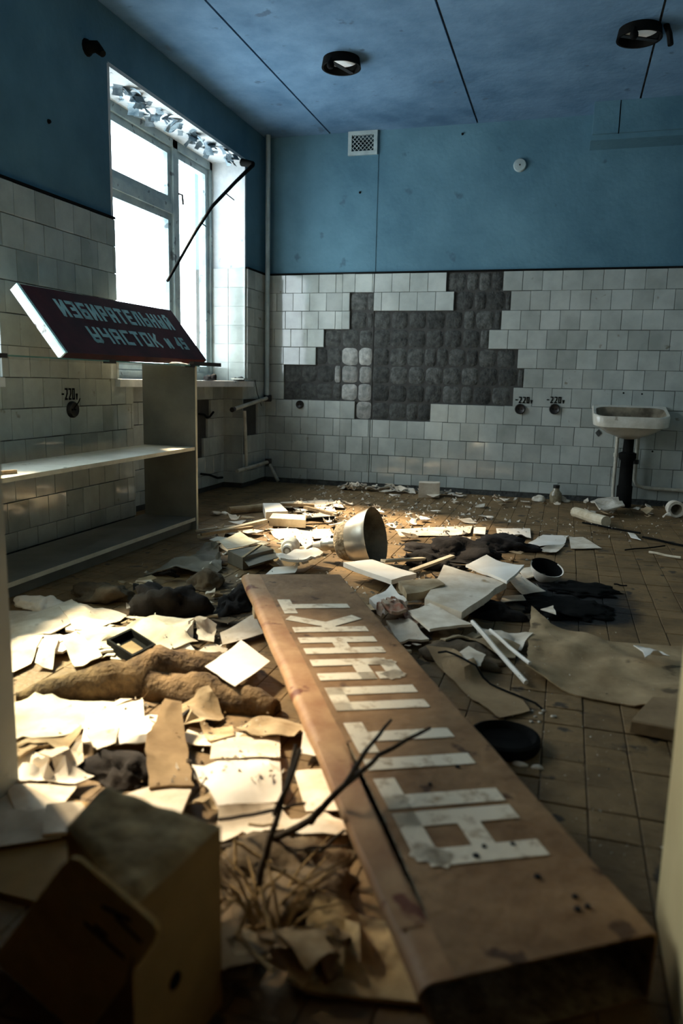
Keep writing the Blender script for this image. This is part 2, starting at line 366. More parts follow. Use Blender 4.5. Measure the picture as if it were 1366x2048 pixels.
# ------------------------------------------------------------------ strokes for lettering: cells 0..1 wide, 0..1 high
GL = {
 'А': [[(0, 0), (0, .9), (.14, 1), (1, 1), (1, 0)], [(0, .42), (1, .42)]], 'Г': [[(0, 0), (0, 1), (1, 1)]], 'І': [[(.5, 0), (.5, 1)]],
 'Т': [[(0, 1), (1, 1)], [(.5, 1), (.5, 0)]], 'П': [[(0, 0), (0, 1), (1, 1), (1, 0)]], 'У': [[(0, 1), (0, .42), (1, .42)], [(1, 1), (1, .1), (.86, 0), (.1, 0), (0, .08), (0, .16)]],
 'Н': [[(0, 0), (0, 1)], [(1, 0), (1, 1)], [(0, .5), (1, .5)]], 'К': [[(0, 0), (0, 1)], [(0, .5), (.4, .5)], [(.4, .5), (1, 1)], [(.4, .5), (1, 0)]],
 'И': [[(0, 1), (0, 0)], [(0, 0), (1, 1)], [(1, 1), (1, 0)]], 'Й': [[(0, .9), (0, 0)], [(0, 0), (1, .9)], [(1, .9), (1, 0)], [(.3, 1.1), (.7, 1.1)]],
 'З': [[(0, 1), (1, 1), (1, 0), (0, 0)], [(.3, .52), (1, .52)]], 'Б': [[(1, 1), (0, 1), (0, 0), (1, 0), (1, .52), (0, .52)]],
 'Р': [[(0, 0), (0, 1), (1, 1), (1, .45), (0, .45)]], 'Е': [[(1, 1), (0, 1), (0, 0), (1, 0)], [(0, .52), (.8, .52)]], 'Л': [[(0, 0), (.25, 1), (1, 1), (1, 0)]],
 'Ь': [[(0, 1), (0, 0), (1, 0), (1, .52), (0, .52)]], 'Ы': [[(0, 1), (0, 0), (.6, 0), (.6, .52), (0, .52)], [(1, 0), (1, 1)]], 'Ч': [[(0, 1), (0, .5), (1, .5)], [(1, 1), (1, 0)]],
 'С': [[(1, 1), (0, 1), (0, 0), (1, 0)]], 'О': [[(0, 0), (0, 1), (1, 1), (1, 0), (0, 0)]], 'N': [[(0, 0), (0, 1)], [(0, 1), (1, 0)], [(1, 0), (1, 1)]],
 '4': [[(.75, 0), (.75, 1), (0, .35), (1, .35)]], '5': [[(1, 1), (0, 1), (0, .55), (1, .55), (1, 0), (0, 0)]], '2': [[(0, 1), (1, 1), (1, .55), (0, 0), (1, 0)]],
 '0': [[(0, 0), (0, 1), (1, 1), (1, 0), (0, 0)]], '-': [[(0, .5), (1, .5)]], 'v': [[(0, .6), (.5, 0)], [(.5, 0), (1, .6)]], '/': [[(0, 0), (1, 1)]]}
def letter(ch, org, X, Y, Nn, w, h, t, mat, parent, name='letter', eps=.0012):
    mb = MB(); org = Vector(org)
    for k, pl in enumerate(GL[ch]):
        for a, b in zip(pl, pl[1:]):
            A = Vector((t/2+a[0]*(w-t), t/2+a[1]*(h-t))); B = Vector((t/2+b[0]*(w-t), t/2+b[1]*(h-t)))
            d = (B-A).normalized(); e = Vector((-d.y, d.x)); A = A-d*t*.5; B = B+d*t*.5
            q = [A-e*t/2, B-e*t/2, B+e*t/2, A+e*t/2]; off = eps+k*.00012
            lo = [org+X*p_.x+Y*p_.y+Nn*.0001 for p_ in q]; hi = [org+X*p_.x+Y*p_.y+Nn*off for p_ in q]
            mb.add(lo+hi, BOXF)
    return mb.build(name, mat, parent)
# ================================================================== THE ROOM
EX = .02            # tile thickness on its mortar
WX = LEFT_X-EX; WY = BACK_Y+EX
OUT_X = -3.06
# --- left wall with two windows and the radiator niche
W1 = (4.02, 5.93); W2 = (1.45, 3.03); SILL = .90; HEAD = 2.65; NY = (4.156, 5.848); NX = -2.765
mb = MB()
mb.box(OUT_X, WX, FRONT_Y-.3, W2[0], 0, 3.1).box(OUT_X, WX, W2[0], W2[1], 0, SILL).box(OUT_X, WX, W2[0], W2[1], HEAD, 3.1)
mb.box(OUT_X, WX, W2[1], W1[0], 0, 3.1).box(OUT_X, WX, W1[0], W1[1], HEAD, 3.1).box(OUT_X, WX, W1[1], WY+.3, 0, 3.1)
mb.box(OUT_X, WX, W1[0], NY[0], 0, SILL).box(OUT_X, WX, NY[1], W1[1], 0, SILL).box(OUT_X, NX-EX, NY[0], NY[1], 0, SILL)
wall_left = mb.build('wall_left', m_wall, kind='structure')
_va = bp(698, 265, WY-.005); _vb = bp(755, 309, WY-.005); VX0, VX1, VZ0, VZ1 = _va.x+.03, _vb.x-.03, _vb.z+.03, _va.z-.03      # duct mouth behind the grille
def holed(x0, x1, y0, y1, z0, z1):
    return MB().box(x0, VX0, y0, y1, z0, z1).box(VX1, x1, y0, y1, z0, z1).box(VX0, VX1, y0, y1, z0, VZ0).box(VX0, VX1, y0, y1, VZ1, z1)
wall_back = holed(OUT_X, RIGHT_X+.3, WY, WY+.25, 0, 3.1).box(OUT_X, RIGHT_X+.3, WY+.25, WY+.3, 0, 3.1).build('wall_back', m_wall, kind='structure')
wall_right = MB().box(RIGHT_X, RIGHT_X+.2, FRONT_Y-.3, WY+.3, 0, 3.1).build('wall_right', m_wall_plain, kind='structure')
DX0, DX1 = -1.108, .225
mb = MB(); mb.box(OUT_X, DX0, FRONT_Y-.26, FRONT_Y, 0, 3.1).box(DX1, RIGHT_X+.2, FRONT_Y-.26, FRONT_Y, 0, 3.1).box(DX0, DX1, FRONT_Y-.26, FRONT_Y, 2.2, 3.1)
wall_front = mb.build('wall_front', m_wall_plain, kind='structure')
# corridor the photographer stands in
mb = MB(); mb.box(-2.6, 2.2, -1.75, -1.6, 0, 2.95).box(-2.75, -2.6, -1.75, 1.02, 0, 2.95).box(2.2, 2.35, -1.75, 1.02, 0, 2.95).box(-2.75, 2.35, -1.75, 1.02, 2.95, 3.05)
mb.build('wall_corridor', m_corr, kind='structure')
# ceiling of concrete slabs with open joints
ceil = MB().box(OUT_X, RIGHT_X+.2, FRONT_Y-.26, WY+.3, CEIL_Z+.018, CEIL_Z+.12).build('ceiling', m_mortar, kind='structure')
sx = [LEFT_X-.05, -2.03, -.82, .353, 1.55, RIGHT_X+.05]
for a, b in zip(sx, sx[1:]):
    g = .007
    MB().box(a+g, b-g, FRONT_Y-.02, WY+.02, CEIL_Z, CEIL_Z+.02).build('ceiling_slab', m_ceil, ceil)
# door jambs (painted lining of the doorway)
for x0, x1 in ((DX0-.04, DX0-.012), (DX1-.01, DX1+.03)):
    t = MB().box(x0, x1, FRONT_Y-.28, FRONT_Y-.005 if x0 < -1 else FRONT_Y+.02, 0, 2.2).build('trim_1' if x0 < -1 else 'trim_2', m_jamb, kind='structure')
MB().box(DX0-.012, -.60, FRONT_Y-.30, FRONT_Y-.005, 0, .012).build('trim_9', m_boxside, kind='structure')
MB().box(DX0, DX1, FRONT_Y-.28, FRONT_Y+.02, 2.17, 2.2).build('trim_3', m_jamb, kind='structure')
# --- wall tiles
TP = .152; TS = .1492
def tile_mesh(w, h, axis, t=EX):
    """glazed tile lying against a wall; axis = outward normal name, origin at its lower-left back corner"""
    b = .0018; pts = [(0, 0), (w, 0), (w, h), (0, h)]; ins = [(b, b), (w-b, b), (w-b, h-b), (b, h-b)]
    vs = [(x, 0, z) for x, z in pts]+[(x, t-b, z) for x, z in pts]+[(x, t, z) for x, z in ins]
    fs = [(4+i, 4+(i+1) % 4, 8+(i+1) % 4, 8+i) for i in range(4)]+[(i, (i+1) % 4, 4+(i+1) % 4, 4+i) for i in range(4)]+[(8, 9, 10, 11)]
    if axis == '-y': vs = [(x, -y, z) for x, y, z in vs]
    if axis == '+x': vs = [(y, x, z) for x, y, z in vs]; fs = [tuple(reversed(f_)) for f_ in fs]
    if axis == '-y': pass
    fs = [tuple(f_) for f_ in fs]
    me = bpy.data.meshes.new('tile'); me.from_pydata(vs, [], fs); me.materials.append(m_tile)
    bm = bmesh.new(); bm.from_mesh(me); bmesh.ops.recalc_face_normals(bm, faces=bm.faces[:]); 
    top = max(bm.faces, key=lambda q: q.calc_center_median().length_squared if False else (q.calc_center_median().y*(-1 if axis == '-y' else 0)+q.calc_center_median().x*(1 if axis == '+x' else 0)))
    n_ = Vector((0, -1, 0)) if axis == '-y' else Vector((1, 0, 0))
    if top.normal.dot(n_) < 0: bmesh.ops.reverse_faces(bm, faces=bm.faces[:])
    bm.to_mesh(me); bm.free()
    return me
_tc = {}
def tm(w, h, axis):
    k = (round(w, 3), round(h, 3), axis)
    if k not in _tc: _tc[k] = tile_mesh(w, h, axis)
    return _tc[k]
rest = {'b': MB(), 'l': MB()}
def tile_row(axis, plane, a0, a1, z0, z1, phase, holes=(), stuff=None, anchor=None, skew=.0012):
    """tiles between a0 and a1 along the wall; phase anchors one joint; holes = list of (lo, hi) left bare"""
    x = phase-math.ceil((phase-a0)/TP)*TP
    while x < a1-.004:
        lo, hi = max(x, a0), min(x+TP, a1); x += TP
        for h0, h1 in holes:
            if lo < h1-.02 and hi > h0+.02:
                if lo < h0-.02 and hi <= h1+.02: hi = h0
                elif hi > h1+.02 and lo >= h0-.02: lo = h1
                else: hi = lo
        if hi-lo < .012: continue
        w = round(hi-lo-.0028, 3); h = round(z1-z0-.0028, 3)
        jz = random.uniform(-skew, skew); jp = random.uniform(0, .0012)
        if stuff is None:
            me = tm(w, h, axis)
            o = piece('tile', me, (lo, plane-jp, z0+jz) if axis == '-y' else (plane+jp, lo, z0+jz), wall_back if axis == '-y' else wall_left)
            r_ = random.uniform(-.006, .006)
            if axis == '-y': o.rotation_euler = (random.uniform(-.006, .006), 0, r_)
            else: o.rotation_euler = (0, random.uniform(-.006, .006), r_)
        else:
            if axis == '-y': stuff.box(lo+.0014, lo+.0014+w, plane-EX, plane, z0, z0+h)
            else: stuff.box(plane, plane+EX, lo+.0014, lo+.0014+w, z0, z0+h)
# back wall
SH0, SH1 = -1.888, -1.613        # the slightly proud shaft
SHP = .005
holed(SH0, max(SH1, VX1+.02), WY-SHP, WY+.01, 0, CEIL_Z).build('shaft', m_wall, wall_back)
missing = {0: [(895, 1007)], 1: [(700, 750), (910, 1022)], 2: [(700, 1003)], 3: [(648, 978)], 4: [(632, 1036)], 5: [(568, 1048)], 6: [(568, 1027)], 7: [(710, 861)]}
rowc = [565, 603, 641, 677, 713, 749, 785, 821]
pads = []
for k in range(12):
    z1 = TILE_TOP-k*TP; z0 = max(z1-TP, .045)
    holes = []
    for a, b in missing.get(k, []): holes.append((bp(a, rowc[k]).x, bp(b, rowc[k]).x))
    anc = holes[-1][1] if holes and k != 7 else SH1+(.076 if k % 2 else .02)
    if k == 7: anc = holes[0][1]
    tile_row('-y', WY, SH1, 1.06, z0, z1, anc, holes)
    tile_row('-y', WY, 1.06, RIGHT_X, z0, z1, anc, holes, stuff=rest['b'])
    ancl = holes[0][0] if holes and holes[0][0] < SH0-.05 else LEFT_X+.03+(.07 if k % 2 else 0)
    tile_row('-y', WY, LEFT_X, SH0, z0, z1, ancl, holes)
    ancs = holes[0][0] if holes and SH0 < holes[0][0] < SH1 else SH0+(.06 if k % 2 else .11)
    tile_row('-y', WY-SHP, SH0, SH1, z0, z1, ancs, holes)
    for h0, h1 in holes:                    # mortar pads left where tiles fell
        x = h0
        while x < h1-.03:
            w = min(random.choice((.148, .152, .155, .15, .1)), h1-x)
            inside = SH0-.02 < x+w/2 < SH1
            edge = SH0 if x < SH0 < x+w-.02 else SH1 if x < SH1 < x+w-.02 else None
            if edge: w = edge-x
            if w > .035: pads.append((x, w, z0, z1, inside, k))
            x += w
for x, w, z0, z1, inside, k in pads:
    n = 6; vs = []; fs = []; sd = random.random()*50; hw = w/2-random.uniform(.001, .006); hh = (z1-z0)/2-random.uniform(.001, .006); cx = x+w/2; cz = (z0+z1)/2
    py = WY-(SHP if inside else 0)-.0005
    for i in range(n+1):
        for j in range(n+1):
            a = i/n*2-1; b = j/n*2-1
            e = 1/(1+.17*(abs(a)*abs(b))**4)
            q = Vector((a*e, 0, b*e))
            dd = max(abs(a), abs(b))
            wob = 1+.09*nz((a, b, sd), 1.7)-.03
            dome = (1-dd**4)
            d = .006+.004*dome+.007*nz((a, b, sd), 2.6)*dome if dd < .99 else 0
            vs.append((cx+q.x*hw*wob, py-max(d, 0), cz+q.z*hh*wob))
    for i in range(n):
        for j in range(n): fs.append((i*(n+1)+j, (i+1)*(n+1)+j, (i+1)*(n+1)+j+1, i*(n+1)+j+1))
    mesh('mortar_pad', vs, fs, m_mortar_pale if inside and k >= 4 else m_mortar, wall_back, smooth=True)
rest['b'].build('tile_field', m_tile, wall_back, kind='stuff')
# left wall
dark_l = [(4.94, 5.1)]  # ragged gap in the niche
for k in range(12):
    z1 = TILE_TOP-k*TP; z0 = max(z1-TP, .045)
    ph = W1[0]-(.03 if k % 2 else .09)
    tile_row('+x', WX, W2[1] if z1 > SILL+.05 else 2.60, W1[0] if z1 > SILL+.05 else NY[0], z0, z1, ph)
    tile_row('+x', WX, FRONT_Y, W2[0] if z1 > SILL+.05 else 2.60, z0, z1, ph, [] , stuff=rest['l'])
    if z1 > SILL+.05: pass
    holes = []
    if k in (7, 8): holes = [(5.86, 6.16)]
    if k == 9: holes = [(5.86, 5.93)]
    tile_row('+x', WX, W1[1] if z1 > SILL+.05 else NY[1], BACK_Y, z0, z1, BACK_Y-(.03 if k % 2 else .10), holes)
    if z1 < SILL+.1:
        zz = min(z1, SILL-.03)
        hl = {7: [(5.0, lp(422, 856, NX).y)], 8: [(5.0, lp(416, 895, NX).y)], 9: [(5.0, lp(408, 935, NX).y)]}.get(k, [])
        tile_row('+x', NX-EX, NY[0], NY[1], z0, zz, NY[0]+(.05 if k % 2 else .12), hl)
for k in range(6, 12):
    z1 = min(TILE_TOP-k*TP, SILL-.03); z0 = max(TILE_TOP-(k+1)*TP, .045)
    for yj, sg_ in ((NY[1]-.012, 1), (NY[0], 1)):
        for xa_, xb_ in ((NX-.002, NX+.028+(.05 if k % 2 else 0)), (NX+.030+(.05 if k % 2 else 0), LEFT_X-.002)):
            MB().box(xa_, xb_, yj, yj+.012, z0+.001, z1-.001).build('tile', m_tile, wall_left)
rest['l'].build('tile_field', m_tile, wall_left, kind='stuff')
# thin black strips along the top edge of the tiles
MB().box(LEFT_X, RIGHT_X, BACK_Y-.003, WY+.002, TILE_TOP, TILE_TOP+.013).build('tile_top_strip', m_black, wall_back)
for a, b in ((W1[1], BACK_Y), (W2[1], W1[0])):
    MB().box(WX-.002, LEFT_X+.003, a, b, TILE_TOP, TILE_TOP+.013).build('tile_top_strip', m_black, wall_left)
# --- window reveals (white plaster) with peeling paint
RX = -2.905
for nm, (a, b) in (('trim_4', W1), ('trim_5', W2)):
    mb = MB(); mb.box(RX, WX+.001, a, b, HEAD-.012, HEAD+.01).box(RX, WX+.001, a-.01, a+.012, SILL, HEAD).box(RX, WX+.001, b-.012, b+.01, SILL, HEAD)
    mb.build(nm, m_white, kind='structure')
tr4 = bpy.data.objects['trim_4']
for k in range(12):        # tiled lower reveal beside the far jamb
    z1 = TILE_TOP-k*TP; z0 = z1-TP
    if z0 < SILL-.01: continue
    for x0 in (-2.60-.15, -2.60-.302):
        mesh('tile', MB().box(x0+.001, x0+.149, W1[1]-.024, W1[1]-.011, z0+.001, z1-.001).v, BOXF, m_tile, tr4)
for i in range(85):        # flakes of paint hanging from the soffit
    y = random.uniform(4.25, 5.85); x = random.uniform(-2.62, -2.76) - (.1*random.random() if y < 4.9 else 0); s = random.uniform(.025, .085); a = random.random()*6.3
    vs = []; fs = []; n = 4; cur = random.uniform(.25, .9)
    for p_ in range(n+1):
        for q in range(3):
            u_ = (p_/n-.0)*s; w_ = (q-1)*s*random.uniform(.25, .5)
            vs.append((x+math.cos(a)*u_-math.sin(a)*w_, y+math.sin(a)*u_+math.cos(a)*w_, HEAD-.013-cur*u_*u_/s))
    for p_ in range(n):
        for q in range(2): fs.append((p_*3+q, p_*3+q+1, (p_+1)*3+q+1, (p_+1)*3+q))
    mesh('paint_flake', vs, fs, m_flake, tr4)
# --- sills
def sill(name, a, b, parent_kind='structure'):
    o = MB().box(RX, WX+(.055 if a > 3 else .03), a-.05, b+.05, SILL-.045, SILL).build(name, m_white, kind='structure'); return o
sill('trim_6', W1[0], W1[1]); sill('trim_7', W2[0], W2[1]-.045)
# --- windows
def window(name, a, b, mull, transom):
    w = empty(name, (-2.93, (a+b)/2, SILL), kind='structure')
    X0, X1 = -2.99, -2.895; zb, zt = SILL, HEAD-.01
    mb = MB(); mb.box(X0, X1, a, a+.05, zb, zt).box(X0, X1, b-.05, b, zb, zt).box(X0, X1, a, b, zb, zb+.06).box(X0, X1, a, b, zt-.06, zt).box(X0, X1, mull-.035, mull+.035, zb, zt)
    mb.build('frame', m_frame, w)
    def sash(y0, y1, z0, z1, t=.05):
        m_ = MB(); xs0, xs1 = -2.975, -2.915
        m_.box(xs0, xs1, y0, y0+t, z0, z1).box(xs0, xs1, y1-t, y1, z0, z1).box(xs0, xs1, y0+t, y1-t, z0, z0+t).box(xs0, xs1, y0+t, y1-t, z1-t, z1)
        s_ = m_.build('sash', m_frame, w)
        MB().box(-2.947, -2.944, y0+t*.7, y1-t*.7, z0+t*.7, z1-t*.7).build('pane', m_glass, s_)
        return s_
    big, small = ((a+.05, mull-.035), (mull+.035, b-.05)) if mull-a > b-mull else ((mull+.035, b-.05), (a+.05, mull-.035))
    MB().box(X0+.005, X1-.005, big[0], big[1], transom-.035, transom+.035).build('transom', m_frame, w)
    sash(big[0], big[1], transom+.035, zt-.06); sash(big[0], big[1], zb+.06, transom-.035); s3 = sash(small[0], small[1], zb+.06, zt-.06)
    h_ = MB(); h_.tube([(-2.91, small[0]+.02, 2.28), (-2.875, small[0]+.025, 2.27), (-2.87, small[0]+.03, 2.2)], .008, 6)
    h_.build('handle', m_dark, s3)
    return w
window('window_1', W1[0], W1[1], 5.31, 2.15)
window('window_2', W2[0], W2[1], 2.0, 2.15)
# --- pipes in the corner
mb = MB().tube([(LEFT_X+.035, BACK_Y-.06, z) for z in (CEIL_Z, 2.2, 1.5, .78)], .020, 12)
pp = empty('heating_riser', (LEFT_X+.035, BACK_Y-.06, 0.0), 'pale blue painted heating pipe running down the room corner', 'pipe')
smooth_angle(mb.build('riser', m_pipe, pp))
def tub(name, pts, r_, mat, parent, n=10):
    return smooth_angle(MB().tube(pts, r_, n).build(name, mat, parent))
a1 = Vector((LEFT_X+.035, BACK_Y-.06, .755)); b1 = lp(466, 819, LEFT_X+.05)
tub('branch_pipe', [a1, a1.lerp(b1, .5), b1], .017, m_pipe_w, pp)
smooth_angle(MB().lathe(b1, (b1-a1), [(-.02, .02), (.02, .02)], 12).build('cut_end', m_dark, pp))
smooth_angle(MB().lathe(a1+Vector((0, .02, 0)), (0, 0, 1), [(-.03, .032), (-.02, .036), (.02, .036), (.03, .03)], 12).build('coupling', m_dark, pp))
c1 = lp(489, 822, LEFT_X+.05); c2 = lp(493, 935, LEFT_X+.05)
tub('drop_pipe', [c1, c1.lerp(c2, .5), c2], .014, m_pipe_w, pp)
d1 = lp(474, 942, LEFT_X+.05); d2 = Vector((LEFT_X+.06, BACK_Y-.08, lp(533, 921).z))
tub('lower_branch_pipe', [d1, d1.lerp(d2, .5), d2], .016, m_pipe_w, pp)
smooth_angle(MB().lathe(d2, (0, 0, 1), [(-.03, .03), (.03, .03)], 12).build('coupling', m_dark, pp))
tub('stub_pipe', [d2, d2.lerp(fp(556, 962, .03), .5), fp(556, 962, .03)], .016, m_pipe_w, pp)
tub('hanging_wire', [lp(510, 760, LEFT_X+.02), lp(514, 785, LEFT_X+.02), lp(523, 812, LEFT_X+.05)], .003, m_black, pp, 5)
# hooks where a radiator hung, in the niche
hk = empty('radiator_bracket', lp(415, 832, NX+.01), 'bent black radiator bracket in the niche under the window', 'bracket')
tub('hook', [lp(u, v, NX+.03) for u, v in ((398, 828), (408, 829), (414, 835), (420, 833), (427, 824))], .009, m_black, hk, 7)
hk2 = empty('radiator_bracket', lp(430, 955, NX+.01), 'low crooked black radiator bracket just above the niche floor', 'bracket')
tub('hook', [lp(u, v, NX+.03) for u, v in ((402, 948), (420, 950), (435, 956), (445, 955))], .009, m_black, hk2, 7)
# --- boxed duct top right, vent, round cover
db = empty('trim_8', (0.5, 6.2, 2.69), kind='structure')
dy = 6.085; q0 = .045
MB().box(q0, .22, dy, WY, 2.72, CEIL_Z).build('duct_panel', m_wall, db)
MB().box(.228, RIGHT_X, dy+.004, WY, 2.72, CEIL_Z).build('duct_panel', m_wall, db)
MB().box(q0-.01, RIGHT_X, dy+.03, WY, 2.685, 2.72).build('duct_ledge', m_wall, db)
v0 = bp(698, 265, WY-SHP); v1 = bp(755, 309, WY-SHP)
vt = empty('vent_grille', (v0.x, WY-SHP, v1.z), 'square ventilation grille with diagonal mesh high on the back wall', 'vent')
yy = WY-SHP; fw = .03
mb = MB().box(v0.x, v1.x, yy-.02, yy, v1.z, v1.z+fw).box(v0.x, v1.x, yy-.02, yy, v0.z-fw, v0.z).box(v0.x, v0.x+fw, yy-.02, yy, v1.z+fw, v0.z-fw).box(v1.x-fw, v1.x, yy-.02, yy, v1.z+fw, v0.z-fw)
mb.build('frame', m_pipe, vt)
mb = MB(); xa, xb, za, zb = v0.x+fw, v1.x-fw, v1.z+fw, v0.z-fw
s_ = .034; n_ = int((xb-xa+zb-za)/s_)+1
for i in range(1, n_):
    c_ = i*s_
    p1 = (xa+c_, za) if c_ < xb-xa else (xb, za+c_-(xb-xa)); p2 = (xa, za+c_) if c_ < zb-za else (xa+c_-(zb-za), zb)
    mb.bar((p1[0], yy-.012, p1[1]), (p2[0], yy-.012, p2[1]), .004, .005, Vector((0, 1, 0)))
    mb.bar((xa+xb-p1[0], yy-.009, p1[1]), (xa+xb-p2[0], yy-.009, p2[1]), .004, .005, Vector((0, 1, 0)))
mb.build('lattice', m_pipe, vt)
def wallround(name, label, cat, c, prof, mat, nrm=(0, -1, 0), n=20, group=None):
    o = MB().lathe(c, nrm, prof, n).build(name, mat, label=label, cat=cat, group=group); return smooth_angle(o)
c = bp(1040, 331, WY); jb = empty('junction_box', c, 'small round junction box cover on the upper back wall', 'junction box')
smooth_angle(MB().lathe(c, (0, -1, 0), [(0, .05), (.014, .05), (.022, .044), (.024, .02)], 24).build('cover', m_pipe, jb))
MB().lathe(c+Vector((0, -.022, 0)), (0, -1, 0), [(0, .007), (.005, .006)], 8).build('screw', m_dark, jb)
# sockets
def socket(label, c, nrm, r_=.042):
    e = empty('wall_socket', c, label, 'socket', 'round wall sockets')
    smooth_angle(MB().lathe(c, nrm, [(0, r_), (.012, r_), (.022, r_*.86), (.016, r_*.7), (.012, 0.004)], 20).build('housing', m_dark, e))
    n_ = Vector(nrm); t_ = n_.cross(Vector((0, 0, 1)))
    for s in (-1, 1): MB().lathe(c+t_*s*.012+n_*.012, nrm, [(0, .005), (.006, .005)], 8).build('hole_disc', m_black, e)  # black discs put the shade of the two openings into colour
    return e
socket('black round wall socket under the broken tile patch near the corner', bp(600, 809), (0, -1, 0), .036)
s1 = socket('brown round socket on back wall beside the tile patch edge', bp(1040, 818), (0, -1, 0))
s2 = socket('brown round socket on back wall next to the sink', bp(1109, 818), (0, -1, 0))
s3 = socket('black round socket on the left tiled wall behind the counter', lp(143, 819), (1, 0, 0), .045)
smooth_angle(MB().tube([lp(143, 822), lp(150, 815, -2.57), lp(158, 803, -2.56), lp(160, 797, -2.57)], .003, 5).build('wire_end', m_black, s3))
def stencil(label, org, X, Nn, h=.052):
    e = empty('painted_voltage_mark', org, label, 'lettering', 'stencilled 220 volt marks')
    x = 0
    for ch, w in (('-', .02), ('2', .023), ('2', .023), ('0', .023), ('v', .018)):
        letter(ch, Vector(org)+X*x, X, Vector((0, 0, 1)), Nn, w, h if ch != 'v' else h*.8, .0085, m_black, e, 'numeral'); x += w+.008
q = bp(1030, 806); stencil('black stencilled -220v above the socket beside the tile patch', (q.x, BACK_Y-.002, q.z), Vector((1, 0, 0)), Vector((0, -1, 0)))
q = bp(1093, 806); stencil('black stencilled -220v above the socket next to the sink', (q.x, BACK_Y-.002, q.z), Vector((1, 0, 0)), Vector((0, -1, 0)))
q = lp(123, 800); stencil('black stencilled -220v on the left tiled wall', (LEFT_X+.002, q.y, q.z), Vector((0, 1, 0)), Vector((1, 0, 0)), .062)
# --- ceiling lamp fittings
def fitting(label, x, y, ang):
    e = empty('ceiling_lamp', (x, y, CEIL_Z-.1), label, 'lamp', 'ring ceiling lamps')
    smooth_angle(MB().lathe((x, y, CEIL_Z), (0, 0, -1), [(0, .105), (.008, .104), (.012, .10), (.016, .0005)], 28).build('base_plate', m_signside, e))
    pr = [(.0, .116), (.055, .126), (.055, .114), (.0, .108), (.0, .116)]
    smooth_angle(MB().lathe((x, y, CEIL_Z), (0, 0, -1), pr, 32, (False, False)).build('ring', m_black, e))
    d = Vector((math.cos(ang), math.sin(ang), 0)); c_ = Vector((x, y, CEIL_Z-.05))
    MB().bar(c_-d*.118, c_+d*.118, .03, .006).build('cross_strap', m_dark, e)
    smooth_angle(MB().lathe(c_+Vector((-.035, -.116, -.015)), (0, 0, -1), [(-.03, .006), (-.01, .014), (.0, .022), (.016, .024), (.03, .016), (.034, .002)], 14).build('clamp_knob', m_black, e))
    return e
fitting('round ring lamp fitting on the ceiling above the lettered plank, nearer the window', -1.523, 4.969, 1.2)
lf2 = fitting('dark ring lamp fitting on the ceiling above the sink side, with a cable stub', .254, 4.969, .5)
tub('cable_stub', [Vector((.39, 4.95, CEIL_Z)), Vector((.41, 4.93, CEIL_Z-.06)), Vector((.42, 4.92, CEIL_Z-.12))], .016, m_black, lf2, 8)
# --- floor
FT = .1055
MB().box(-3.0, 2.2, -1.7, WY+.2, -.12, -.012).build('floor', m_grout, kind='structure')
floor = bpy.data.objects['floor']
bb = .002
tv = [(0, 0, -.011), (FT-.0026, 0, -.011), (FT-.0026, FT-.0026, -.011), (0, FT-.0026, -.011)]
tv += [(x, y, -.001) for x, y, z in tv]+[(x*(1-.04)+.002, y*(1-.04)+.002, 0) for x, y, z in tv]
tfs = [(i, (i+1) % 4, 4+(i+1) % 4, 4+i) for i in range(4)]+[(4+i, 4+(i+1) % 4, 8+(i+1) % 4, 8+i) for i in range(4)]+[(8, 9, 10, 11)]
fme = bpy.data.meshes.new('floor_tile'); fme.from_pydata(tv, [], tfs); fme.materials.append(m_floor)
def proj(P):
    q = Vector(P)-CAM; w = q.dot(_f); return (683+F_PX*q.dot(_r)/w, 1024-F_PX*q.dot(_u)/w) if w > .1 else (-999, -999)
cand = []; fr = MB()
ix = 0
y = -1.65; row = 0
while y < WY:
    x = -2.95+(.0 if row % 2 else 0.0)
    while x < 2.1:
        u_, v_ = proj((x+.05, y+.05, 0))
        vis = 880 < u_ < 1380 and 1030 < v_ < 2048 and x > -.75 and y > 1.3
        if vis and not (u_ < 1000 and v_ < 1300): cand.append((v_, x, y))
        else: fr.add([(x+a, y+b, z+random.uniform(-.001, .001)) for a, b, z in tv], tfs)
        x += FT
    y += FT; row += 1
cand.sort(reverse=True)
for i, (v_, x, y) in enumerate(cand):
    if i < 300:
        o = piece('floor_tile', fme, (x, y, random.uniform(-.0025, .001)), floor)
        o.rotation_euler = (random.uniform(-.008, .008), random.uniform(-.008, .008), random.uniform(-.01, .01))
    else: fr.add([(x+a, y+b, z+random.uniform(-.0015, .001)) for a, b, z in tv], tfs)
fr.build('floor_tile_field', m_floor, floor, kind='stuff')
# dark gap where the skirting is gone
MB().box(LEFT_X, RIGHT_X, BACK_Y+.004, WY+.001, 0, .05).build('baseboard_back', m_mortar, kind='structure')
MB().box(WX-.001, LEFT_X-.004, FRONT_Y, NY[0], 0, .05).build('baseboard_left', m_mortar, kind='structure')
# ================================================================== FITTINGS AND FURNITURE
# --- curtain rod hanging from its last bracket
rp = [lp(u, v, -2.50) for u, v in ((506, 330), (470, 365), (425, 412), (392, 462), (362, 515), (335, 562))]
rod = empty('curtain_rod', rp[0], 'bent dark curtain rod dangling diagonally across the window', 'curtain rod')
smooth_angle(MB().tube(rp, [.016, .013, .012, .011, .010, .009], 8).build('rod', m_black, rod))
b0 = lp(506, 329, -2.5)
smooth_angle(MB().tube([Vector((WX, b0.y+.03, b0.z+.03)), b0], [.03, .024], 10).build('bracket', m_black, rod))
for u, v, du, dv in ((448, 384, 20, 16), (402, 445, 10, 8)):
    tub('hook', [lp(u, v, -2.5), lp(u+du, v+dv, -2.52)], .004, m_black, rod, 5)
b0 = lp(192, 93, -2.55); b1 = lp(206, 108, -2.5)
br = empty('curtain_bracket', b0, 'empty black curtain bracket above the upper corner of the window', 'bracket')
